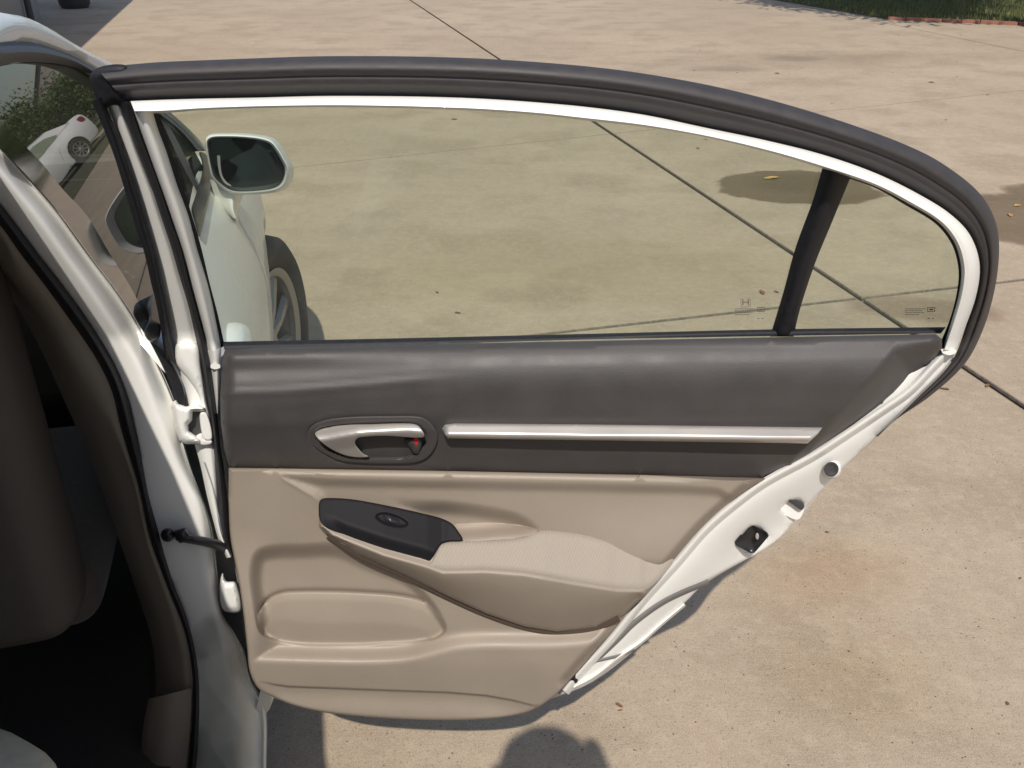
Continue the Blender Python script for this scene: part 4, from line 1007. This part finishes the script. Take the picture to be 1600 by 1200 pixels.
# glass, run channel, divider, belt seal
g1 = patch('window_glass', [(240, 172), (320, 168), (575, 164), (750, 169), (907, 183), (1010, 195), (1100, 210), (1200, 234), (1305, 266), (1225, 530), (900, 545), (350, 553), (335, 500), (318, 420), (285, 310)], -.022, M_glass, rd, step=40, er=0, skirt=0, smooth_curve=False)
g2 = patch('quarter_glass', [(1305, 266), (1367, 286), (1417, 312), (1470, 346), (1496, 377), (1504, 402), (1508, 427), (1504, 462), (1494, 500), (1478, 535), (1225, 530)], -.020, M_glass, rd, step=40, er=0, skirt=0, smooth_curve=False)
r3 = [(248, 175), (255, 202), (268, 239), (284, 285), (297, 327), (315, 389), (327, 440), (340, 490), (351, 540)]
w2Ri = [(240, 172), (247, 202), (260, 237), (277, 290), (294, 336), (308, 389), (325, 446), (335, 490), (343, 530), (346, 545)]
loft('glass_run_channel', [[(p[0] - 3, p[1]) for p in w2Ri], r3], [-.014, -.018], M_rubber, rd, n=60, sub=2, back=.006)
qi = [(p[0] - 4 if p[0] > 1400 else p[0], p[1] + 2.5) for p in fi[13:]]
loft('quarter_glass_seal', [fi[13:], qi[:-1] + [(1466, 543)]], [-.016, -.018], M_rubber, rd, n=50, sub=2, back=.006)
db = loft('window_divider_bar', [[(1285, 262), (1270, 313), (1243, 387), (1223, 460), (1203, 526)], [(1300, 264), (1283, 318), (1255, 390), (1234, 462), (1214, 526)], [(1316, 270), (1297, 325), (1267, 398), (1247, 468), (1230, 526)], [(1329, 277), (1300, 347), (1273, 413), (1249, 487), (1240, 526)]],
          [-.018, -.004, -.003, -.018], M_rubber, rd, n=40, sub=4, back=.008)
loft('belt_seal', [[(347, 534), (600, 529), (900, 522), (1210, 514.5), (1478, 511)], [(349, 539), (600, 533.5), (900, 526), (1210, 518), (1474, 516)], [(351, 547), (600, 540), (900, 531), (1210, 525), (1470, 521)]], [-.020, -.008, -.004], M_rubber, rd, n=60, sub=3, back=.004)

# etched maker's marks on the two panes
def bars(name, rects, par, h=-.0212, m=None):
    V, Fc = [], []
    for (x0, y0, x1, y1) in rects:
        k = len(V)
        for p in ((x0, y0), (x1, y0), (x1, y1), (x0, y1)): V.append(S(p[0], p[1], h))
        Fc.append((k, k + 1, k + 2, k + 3))
    return mesh_obj(name, V, Fc, m, par, smooth=False)
M_etch = mat('etched_mark', (.16, .15, .12), .7)
def mark(cx, cy, par, full=True):
    r = []
    if full:
        r += [(cx - 5, cy - 7, cx - 3.6, cy + 3), (cx + 3.6, cy - 7, cx + 5, cy + 3), (cx - 3.6, cy - 2.6, cx + 3.6, cy - 1.2)]        # H emblem
        r += [(cx - 7.5, cy + 5.2, cx + 7.5, cy + 5.8), (cx - 7.5, cy - 8.5, cx - 6.9, cy + 5.2), (cx + 6.9, cy - 8.5, cx + 7.5, cy + 5.2)]
    for j, w_ in enumerate((30, 26, 28, 22)):
        x = cx - 17
        while x < cx - 17 + w_:
            l = 1 + rnd.random() * 2.6; r.append((x, cy + 8 + j * 3.0, x + l, cy + 9.2 + j * 3.0)); x += l + .8
    bx, by = cx + 24, cy + 10
    r += [(bx - 6, by - 4, bx + 6, by - 3), (bx - 6, by + 2, bx + 6, by + 3), (bx - 6, by - 3, bx - 5, by + 2), (bx + 5, by - 3, bx + 6, by + 2), (bx - 3, by - 1.6, bx + 3, by + .6)]
    r += [(bx - 6, by + 13, bx - 2, by + 14), (bx + 1, by + 13, bx + 4, by + 14)]
    bars('etched_mark', r, par, m=M_etch)
mark(1165, 474, g1); mark(1431, 474, g2, False)

# ------------------------------------------------------------------ trim panels
uo = [(352, 546), (420, 543), (800, 535), (1205, 527), (1462, 522), (1472, 530), (1472, 545), (1450, 571), (1415, 607), (1380, 633), (1310, 679), (1268, 706), (1236, 728), (1191, 748), (1000, 743), (700, 737), (430, 732), (366, 731.5), (357, 727), (350, 700), (345, 660), (344, 620), (346, 580), (348, 556)]
RB = [(1396, 545), (1378, 567), (1340, 610), (1300, 655), (1268, 693), (1230, 730), (1190, 762), (1300, 790), (1520, 620), (1520, 540), (1470, 530), (1430, 536)]
def top_y(x): return np.interp(x, [350, 800, 1205, 1470], [545, 535, 527, 521])
def up_h(x, y, d):
    yy = y - (top_y(x) - 530)
    lft = 1 - sm(x, 380, 760)
    yy = yy - 16 * lft * sm(yy, 540, 570) * (1 - sm(yy, 632, 662))
    h = np.interp(yy, [524, 530, 540, 552, 566, 580, 592, 604, 640, 650, 662, 690, 715, 740], [.004, .009, .018, .026, .033, .0375, .0400, .0410, .0400, .0385, .0345, .0245, .0145, .004])
    h = h + .0022 * np.exp(-((yy - 584) / 5.0)**2) * (1 - sm(x, 560, 760))
    d2 = np.maximum(sdf(np.array(RB), x, y), 0)
    h = h - .00115 * (np.sqrt(d2**2 + 36) - 6)
    # rounded left end
    h = h - .012 * (1 - sm(x - 346, 0, 22))**2
    # seat for the handle bezel and the silver strip
    db_ = sdf(BZ, x, y); h = h - .004 * sm(db_, -3, 3)
    return h
bez = [(481, 676), (488, 665), (507, 656.5), (542, 651.7), (604, 650), (659, 652), (672.5, 660.6), (682, 676), (683.5, 688), (677, 704.6), (663, 718), (645, 723), (604, 724.6), (555.6, 723), (532, 720), (507.5, 709), (488, 695)]
BZ = catmull(bez, 90, True)
ut = patch('upper_trim', uo, up_h, M_dark, rd, step=5.5, er=5, ed=.006, skirt=.03, smooth_curve=False, bstep=4, sharp=60, feats=[(np.array(RB[:7]), False, (4, 9))])

# handle bezel, cup and pull
cup = [(492, 676), (500.6, 667.5), (521, 663), (576, 660.5), (645, 660.5), (657, 665), (668, 680), (664, 695), (652, 709), (638, 715), (597, 717), (549, 715), (521, 707), (500.6, 695), (493, 684)]
CU = catmull(cup, 90, True)
def bez_h(x, y, d):
    h = np.interp(y, [650, 672, 690, 724], [.0405, .0375, .0300, .0190]) + .002
    dc = sdf(CU, x, y)
    h = h - .022 * sm(dc, -1, 7) 
    h = h + .010 * sm(dc, 5, 20) * sm(y, 698, 716)
    return h
bz = patch('handle_bezel', bez, bez_h, M_plast, rd, step=2.6, er=2.5, ed=.004, skirt=.01, bstep=2, sharp=70)
bz.data.materials[0] = M_dark
pull = [(492, 677), (500.6, 669), (521, 664.5), (576, 662.7), (649, 662.7), (656, 667), (663, 679), (662, 682.6), (650, 684), (638, 683.3), (604, 681), (575, 682), (559, 684.5), (555, 689), (555.5, 694), (560, 700.5), (568, 709), (576, 713), (574, 714.2), (549, 713.6), (528, 707), (507.5, 695), (495, 684)]
def pull_h(x, y, d):
    cy_ = np.interp(x, [490, 510, 530, 560, 600, 640, 665], [690, 687, 683, 678, 675.5, 674, 676])
    up = np.interp(cy_ - y, [0, 3, 8, 14, 24], [0, .001, .0045, .012, .022]); dn = np.interp(y - cy_, [0, 3, 8, 20, 40], [0, .0015, .005, .014, .024])
    return .050 + .003 * sm(x, 500, 560) - np.where(y < cy_, up, dn)
ph = patch('door_handle', pull, pull_h, M_silver, rd, step=2.2, er=1.6, ed=.003, skirt=.012, bstep=1.8, sharp=80)
patch('lock_lever', [(633, 686), (640, 684), (655, 683), (660, 690), (658, 700), (652, 709), (646, 708), (641, 700), (636, 694)], lambda x, y, d: .030 + .0010 * np.minimum(d, 6), M_plast, bz, step=2.2, er=2, ed=.003, skirt=.012, bstep=1.5)
patch('red_lock_mark', [(647, 684.5), (652.5, 685), (653, 692), (650.5, 697), (647.5, 692)], .0365, M_red, bz, step=2, er=.8, ed=.001, skirt=.004, bstep=1)
# satin strip
stx = [(690, 663.5), (694, 661.5), (710, 661.5), (900, 663), (1100, 665.5), (1285, 668), (1278, 678), (1262, 693), (1100, 690.5), (900, 687.5), (700, 685), (695, 680), (690, 670)]
def strip_h(x, y, d):
    y0_ = np.interp(x, [690, 1285], [661.5, 668]); u = (y - y0_)
    return np.interp(u, [0, 3, 9, 14, 17, 20, 25], [.040, .0435, .0480, .0520, .0540, .0530, .042]) - .001 - .012 * (1 - sm(x - 690, 0, 12))**2
patch('silver_trim_strip', stx, strip_h, M_silver, rd, step=3, er=1.5, ed=.002, skirt=.01, smooth_curve=False, bstep=3, sharp=80)

# lower beige panel with map pocket
lo0 = [(357.5, 731), (430, 732), (700, 736), (1000, 742), (1196, 747), (1152, 776), (1100, 820), (1050, 877), (1000, 932), (975, 965), (945, 1000), (900, 1052), (868, 1087), (835, 1109), (800, 1119), (730, 1125), (600, 1122), (500, 1112), (455, 1101), (425, 1088), (405, 1077), (391, 1052), (386, 1010), (380, 957), (374, 915), (367, 878), (360, 840), (357, 780)]
_b = lo0.index((868, 1087)); lo = lo0[:4] + [tuple(p) for p in catmull(lo0[4:_b + 1], 70)] + [tuple(p) for p in catmull(lo0[_b:] , 160)][1:]
REC = catmull([(388, 905), (389, 885), (394, 867), (405, 856), (425, 851), (470, 849), (530, 849), (580, 870), (640, 905), (668, 930), (688, 958), (697, 985), (683, 997), (650, 1003), (600, 1006), (560, 1008), (470, 1007), (430, 1001), (408, 990), (399, 970), (393, 940)], 160, True)
OV = catmull([(402, 970), (406, 952), (420, 935), (440, 926), (470, 923.5), (560, 925), (630, 931), (665, 941), (688, 960), (700, 988), (690, 1012), (560, 1022), (450, 1020), (425, 1004), (408, 988)], 120, True)
IN = catmull([(438, 744), (520, 745.6), (610, 747.4), (700, 749.1), (800, 751.1), (900, 753), (1000, 755), (1060, 756.3), (1095, 758), (1130, 763), (1165, 800), (1150, 850), (1110, 900), (980, 900), (800, 870), (600, 850), (498, 820), (497, 785), (470, 765)], 160, True)
CP = catmull([(600, 776), (650, 779), (700, 781), (760, 789), (810, 800), (835, 815), (845, 829), (825, 838), (780, 843), (722, 848), (680, 838), (640, 815)], 120, True)
FLO = catmull([(706, 822), (730, 818), (770, 817), (815, 821), (843, 829), (825, 840), (780, 846), (722, 850), (700, 838)], 90, True)
_lc = catmull([(380, 1010), (430, 1012), (500, 1014), (570, 1015), (630, 1012), (675, 1003), (715, 994), (760, 991), (820, 991), (880, 990), (930, 984), (960, 974), (1000, 950)], 200)
def led(x): return np.interp(x, _lc[:, 0], _lc[:, 1])
def lo_h(x, y, d):
    fl = 1 - sm(x, 392, 440)
    L_ = led(x)
    body = sm(y, L_ - 8, L_ + 24)
    rim = sm(y, 820, 1010) * fl
    h = .034 + .025 * np.maximum(body, rim)
    h = h - .008 * sm(y, 1030, 1125)
    h = h + .006 * sm(y, 870, 985) * (1 - fl) * (1 - body) * sm(x, 640, 700)
    din = sdf(IN, x, y)
    h = h - .0075 * sm(din, 0, 18)
    h = h + .0009 * np.exp(-(din / 2.5)**2) * (1 - sm(x, 470, 510)) * sm(y, 742, 750)
    h = h + .016 * sm(y, 770, 880) * sm(x, 820, 1000) * sm(din, 0, 30)
    dc = sdf(CP, x, y); h = h - .016 * sm(dc, 0, 26) * sm(x, 590, 700)
    df = sdf(FLO, x, y); h = h + .018 * sm(df, 0, 2) * sm(y, 812, 850)
    dr = sdf(REC, x, y)
    h2 = .016 + .010 * sm(y, 870, 1000)
    do = sdf(OV, x, y)
    h2 = h2 - (.0042 + .012 * (1 - sm(x, 405, 450)) * sm(y, 930, 960)) * np.exp(-(np.minimum(do, 0) / 3.0)**2 - (np.maximum(do, 0) / 1.6)**2) + .0025 * sm(do, 0, 16) + .004 * sm(do, 0, 60)
    wd_ = 5 + 21 * (1 - sm(y, 960, 995)) * (1 - .6 * sm(x, 560, 640))
    a = sm(dr, -2, wd_)
    h = h * (1 - a) + h2 * a
    # groove low on the panel
    gy = np.interp(x, [400, 430, 450, 560, 700, 760, 800, 840, 860], [1063, 1070, 1073, 1077, 1082, 1087, 1094, 1104, 1110])
    f_ = sm(x, 402, 450) * (1 - .6 * sm(x, 760, 850))
    h = h - .008 * f_ * sm(y - gy, -1.5, 1.5) + .0065 * f_ * sm(y - gy, 5, 40)
    # rolled edge beside the painted jamb
    dj = pdist(np.array(jin[22:58]), x, y, closed=False)
    h = h - .018 * (1 - sm(dj, 0, 16))**2
    return h
gvl = np.array([(412, 1066), (430, 1070), (450, 1073), (560, 1077), (700, 1082), (760, 1087), (800, 1094), (840, 1104)])
ledl = np.array([(700, 997), (750, 995), (800, 997), (870, 996), (930, 990), (955, 981)])
lt_ = patch('lower_trim', lo, lo_h, M_beige, rd, step=3.6, er=4, ed=.006, skirt=.03, smooth_curve=False, bstep=3.4, sharp=75, feats=[(REC, True, (1.5, 3.5, 6, 9, 12)), (OV, True, (1.2, 2.6, 4.5, 8)), (IN, True, (1.5, 3.5, 7, 11)), (FLO, True, (1, 2.2)), (CP, True, (3, 7, 12)), (gvl, False, (1, 2, 4, 7))])

# armrest body
arm = [(500, 784), (560, 782), (640, 800), (700, 815), (722, 846), (800, 842), (850, 832), (1000, 858), (1046, 872), (1034, 902), (1008, 930), (975, 960), (930, 980), (870, 987), (820, 979), (760, 959), (700, 932), (640, 902), (590, 880), (560, 868), (530, 853), (510, 838), (499, 824), (497.5, 800)]
crest = np.array([(497, 818), (520, 836), (540, 844), (600, 868), (640, 879), (668, 887), (692, 896), (760, 895), (820, 900), (900, 914), (964, 924), (1010, 925), (1050, 915)])
def cr_y(x): return np.interp(x, crest[:, 0], crest[:, 1])
def hc(x): return np.interp(x, [495, 520, 600, 700, 850, 950, 1000, 1050], [.060, .070, .085, .092, .092, .082, .072, .052])
def arm_h(x, y, d=None):
    c = cr_y(x); hcx = hc(x)
    up = np.maximum(c - y, 0); dn = np.maximum(y - c, 0)
    gl = np.interp(x, [500, 560, 640, 700, 760, 820, 870, 930, 975, 1000], [826, 868, 902, 932, 959, 979, 987, 981, 961, 935])
    span = np.maximum(gl - c, 4)
    h_up = hcx - .00064 * up
    tt = np.clip(dn / span, 0, 1)
    h_dn = hcx - (.005 * tt + .030 * tt**1.8)
    return np.where(y < c, h_up, h_dn)
ar = patch('armrest', arm, lambda x, y, d: arm_h(x, y) - .0025 * sm(cr_y(x) - 4 - y, 0, 4), M_beige, rd, step=4, er=2.5, ed=.004, skirt=.05, smooth_curve=False, bstep=3.4, sharp=75, feats=[(crest, False, (1.5, 4, 8))])
arm_s = catmull(arm, 160, True)
sw = [(498, 790), (499.5, 783), (503, 779.5), (516, 778), (550, 780), (580, 785), (620, 793), (660, 802), (690, 810), (706, 818), (716, 830), (723, 844), (700, 846), (690, 850), (680, 864), (669, 880), (655, 879), (614, 865), (578, 852), (540, 838), (508, 823), (500, 813)]
def sw_h(x, y, d):
    h = arm_h(x, y) + .0035
    rl = np.interp(x, [500, 540, 600, 660, 700], [800, 822, 842, 858, 872])       # rounding line near the lower edge
    h = h - .0095 * sm(y - rl, -6, 22) * sm(x, 500, 540) + .002
    h = h - .003 * sm(sdf(OVS, x, y), -1, 3)
    return h
OVS = catmull([(587, 808), (590, 803), (598, 801), (612, 803), (632, 812), (638, 818), (632, 823), (612, 822), (596, 816)], 50, True)
sp = patch('switch_panel', sw, sw_h, M_switch, rd, step=3.0, er=2.2, ed=.0035, skirt=.02, bstep=2.6, sharp=75, feats=[(OVS, True, (1, 2.5))])
patch('window_switch', [(597, 805), (607, 804), (616, 808), (625, 813), (626, 818), (614, 819), (602, 814)], lambda x, y, d: arm_h(x, y) + .0045 + .0005 * np.minimum(d, 4) - .0006 * np.abs(x - 610) * .3, M_black, sp, step=2, er=1.5, ed=.002, skirt=.006, bstep=1.5)
pad = [(672, 880), (680, 864), (688, 850), (696, 847), (722, 845), (780, 844), (820, 839), (844, 830), (884, 832), (930, 840), (980, 852), (1040, 866), (1052, 874), (1042, 892), (1020, 915), (1008, 923), (985, 924), (964, 922), (900, 912), (860, 904), (820, 898), (760, 893.5), (692, 894), (664, 883)]
patch('armrest_pad', pad, lambda x, y, d: arm_h(x, y) + .0005 + .0016 * np.minimum(d, 6) / 3 - .004 * sm(y - cr_y(x), -16, 2), M_fabric, rd, step=4, er=2.5, ed=.003, skirt=.02, bstep=3, sharp=75, feats=[(crest[3:], False, (4, 10, 16))])
# dark brown strip that paints in the shade of the groove under the armrest
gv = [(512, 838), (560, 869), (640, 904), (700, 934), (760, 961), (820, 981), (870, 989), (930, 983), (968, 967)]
loft('armrest_gap_shade', [offs(gv, -6), gv, offs(gv, 4)], [.048, .0455, .043], mat('gap_shade_brown', (.10, .07, .052), .8), rd, n=80, sub=2, back=.01)

# ------------------------------------------------------------------ the photographer, whose shadow falls on the concrete
def skinned(name, V, E, rad, root, m, parent, lv=1):
    me = bpy.data.meshes.new(name); me.from_pydata([tuple(v) for v in V], E, []); me.update()
    o = bpy.data.objects.new(name, me); C.objects.link(o); me.materials.append(m)
    if parent: o.parent = parent; o.matrix_parent_inverse = root_mat(parent).inverted()
    md = o.modifiers.new('skin', 'SKIN'); 
    if not me.skin_vertices: me.attributes  # layer is made with the modifier on depsgraph
    o.modifiers.new('sub', 'SUBSURF').render_levels = lv
    return o, me
def body(name, V, E, rad, m, parent):
    """one continuous figure: tapering limbs joined through a voxel remesh"""
    parts = []
    for a, b_ in E:
        pa, pb = np.array(V[a], float), np.array(V[b_], float); n = max(2, int(np.linalg.norm(pb - pa) / .04) + 1)
        path = [pa + (pb - pa) * i / n for i in range(n + 1)]; rr = [rad[a] + (rad[b_] - rad[a]) * i / n for i in range(n + 1)]
        parts.append(tube(path, rr, 12))
    for v, r in zip(V, rad):
        vv, ff = [], []
        for i in range(7):
            ph_ = pi * i / 6
            for j in range(10): th = 2 * pi * j / 10; vv.append((v[0] + r * sin(ph_) * cos(th), v[1] + r * sin(ph_) * sin(th), v[2] + r * cos(ph_)))
        for i in range(6):
            for j in range(10): ff.append((i * 10 + j, i * 10 + (j + 1) % 10, (i + 1) * 10 + (j + 1) % 10, (i + 1) * 10 + j))
        parts.append((vv, ff))
    o = mesh_obj(name, *join(parts), m, parent)
    md = o.modifiers.new('remesh', 'REMESH'); md.mode = 'VOXEL'; md.voxel_size = .012 if name != 'body' else .008; md.use_smooth_shade = True
    s_ = o.modifiers.new('smooth', 'SMOOTH'); s_.iterations = 4
    return o
PX, PY = .02, -.30
pers = empty('person', (PX, PY, 0), 0, label='person in a grey shirt taking the photograph beside the open door', cat='person')
hx, hy, hz = -.012, -.19, 1.60
J = dict(hip=(PX, PY - .02, .92), chest=(PX, PY - .02, 1.22), neck=(.015, PY + .03, 1.44), skull=(hx, hy - .01, hz), crownp=(hx, hy - .02, hz + .045), jaw=(hx, hy + .035, hz - .065), nose=(hx, hy + .088, hz - .015),
         ls=(-.17, PY - .01, 1.39), rs=(.21, PY - .01, 1.39), le=(-.22, PY + .02, 1.14), re=(.17, PY + .10, 1.28), lw=(-.085, -.055, 1.345), rw=(.09, -.16, 1.42),
         lh=(-.09, PY - .02, .88), rh=(.11, PY - .02, .88), lk=(-.12, PY + .03, .48), rk=(.14, PY + .03, .48), la=(-.13, PY - .01, .08), ra=(.15, PY - .01, .08), lt=(-.15, PY + .16, .035), rt=(.17, PY + .16, .035))
Rr = dict(hip=.135, chest=.145, neck=.055, skull=.088, crownp=.082, jaw=.052, nose=.014, ls=.06, rs=.06, le=.043, re=.043, lw=.027, rw=.027, lh=.09, rh=.09, lk=.06, rk=.06, la=.04, ra=.04, lt=.032, rt=.032)
E = [('hip', 'chest'), ('chest', 'neck'), ('neck', 'skull'), ('skull', 'crownp'), ('skull', 'jaw'), ('chest', 'ls'), ('chest', 'rs'), ('ls', 'le'), ('rs', 're'), ('le', 'lw'), ('re', 'rw'), ('hip', 'lh'), ('hip', 'rh'), ('lh', 'lk'), ('rh', 'rk'), ('lk', 'la'), ('rk', 'ra'), ('la', 'lt'), ('ra', 'rt'), ('skull', 'nose')]
axis_ = np.array([0, CT, -ST]); upv = np.array([0, ST, CT])
def ph_pt(x, u, d): return np.array([0, 0, H]) + np.array([x, 0, 0]) + upv * u + axis_ * d
fing = []
for sx, wr in ((-1, 'lw'), (1, 'rw')):
    xb = (-.055 if sx < 0 else .07)
    up_ = 0 if sx < 0 else .07; dp_ = 0 if sx < 0 else -.10
    ph_pt = (lambda x, u, d, a=up_, b=dp_: np.array([x, 0, H]) + upv * (u + a) + axis_ * (d + b))
    pm = 'p' + wr; J[pm] = tuple(ph_pt(xb + sx * .02, -.035, -.05)); Rr[pm] = .024; E.append((wr, pm))
    for i in range(4):
        a = '%sf%d' % (wr, i); J[a + 'a'] = tuple(ph_pt(xb + sx * (.020 - .004 * i), .018 - .021 * i, -.040)); J[a + 'b'] = tuple(ph_pt(xb + sx * .012, .026 - .020 * i, -.020)); J[a + 'c'] = tuple(ph_pt(xb - sx * (.004 - .002 * i), .026 - .020 * i, -.010))
        for s_, r_ in (('a', .0095), ('b', .0085), ('c', .0075)): Rr[a + s_] = r_
        E += [(pm, a + 'a'), (a + 'a', a + 'b'), (a + 'b', a + 'c')]
    t_ = wr + 't'; J[t_ + 'a'] = tuple(ph_pt(xb - sx * .002, -.03, -.052)); J[t_ + 'b'] = tuple(ph_pt(xb - sx * .022, -.012, -.044)); Rr[t_ + 'a'] = .012; Rr[t_ + 'b'] = .009
    E += [(pm, t_ + 'a'), (t_ + 'a', t_ + 'b')]
names = list(J); ix = {n_: i for i, n_ in enumerate(names)}
body('body', [J[n_] for n_ in names], [(ix[a], ix[b_]) for a, b_ in E], [Rr[n_] for n_ in names], M_skin, pers)
def sub(nm, keys, edges, add, m):
    kk_ = list(keys); i_ = {n_: i for i, n_ in enumerate(kk_)}
    return body(nm, [J[n_] for n_ in kk_], [(i_[a], i_[b_]) for a, b_ in edges], [Rr[n_] + add for n_ in kk_], m, pers)
sub('shirt', ['hip', 'chest', 'ls', 'rs', 'le', 're'], [('hip', 'chest'), ('chest', 'ls'), ('chest', 'rs'), ('ls', 'le'), ('rs', 're'), ('ls', 'rs')], .014, M_shirt)
sub('trousers', ['hip', 'lh', 'rh', 'lk', 'rk', 'la', 'ra'], [('hip', 'lh'), ('hip', 'rh'), ('lh', 'lk'), ('rh', 'rk'), ('lk', 'la'), ('rk', 'ra')], .012, M_trouser)
J['h1'] = (hx, hy - .035, hz + .05); J['h2'] = (hx, hy - .06, hz - .01); Rr['h1'] = .088; Rr['h2'] = .078
sub('hair', ['h1', 'h2'], [('h1', 'h2')], .010, M_hair)
for sx in (-1, 1):
    v, f = tube([(hx + sx * .086, hy - .01, hz - .035), (hx + sx * .094, hy - .014, hz - .01), (hx + sx * .09, hy - .01, hz + .012)], [.007, .012, .008], 8); mesh_obj('ear', v, f, M_skin, pers)
    v, f = tube([(hx + sx * .032, hy + .070, hz + .004), (hx + sx * .032, hy + .078, hz + .004)], [.012, .008], 10); mesh_obj('eye', v, f, M_plast, pers)
v, f = tube([(hx - .022, hy + .080, hz - .065), (hx, hy + .086, hz - .066), (hx + .022, hy + .080, hz - .065)], [.003, .006, .003], 8); mesh_obj('mouth', v, f, M_red, pers)
for sx, k_ in ((-1, 'l'), (1, 'r')):
    a_, t_ = np.array(J[k_ + 'a']), np.array(J[k_ + 't'])
    v, f = tube([a_ + [0, -.05, -.035], a_ + [0, 0, -.035], t_ + [0, 0, .008], t_ + [0, .05, 0]], [.036, .045, .044, .030], 12); mesh_obj('shoe', v, f, M_plast, pers)
pers.location.x += .055
# the phone in the hand
ph_pt = lambda x, u, d: np.array([x, 0, H]) + upv * u + axis_ * d
cs_ = [ph_pt(x, u, d) for x in (-.055, .075) for u in (-.052, .010) for d in (-.020, -.012)]
po = mesh_obj('phone', cs_, [(0, 1, 3, 2), (4, 6, 7, 5), (0, 4, 5, 1), (2, 3, 7, 6), (0, 2, 6, 4), (1, 5, 7, 3)], M_plast, None)
bevel(po, .003, 3); tag(po, 'dark slim phone held up in the left hand of the person', 'phone')
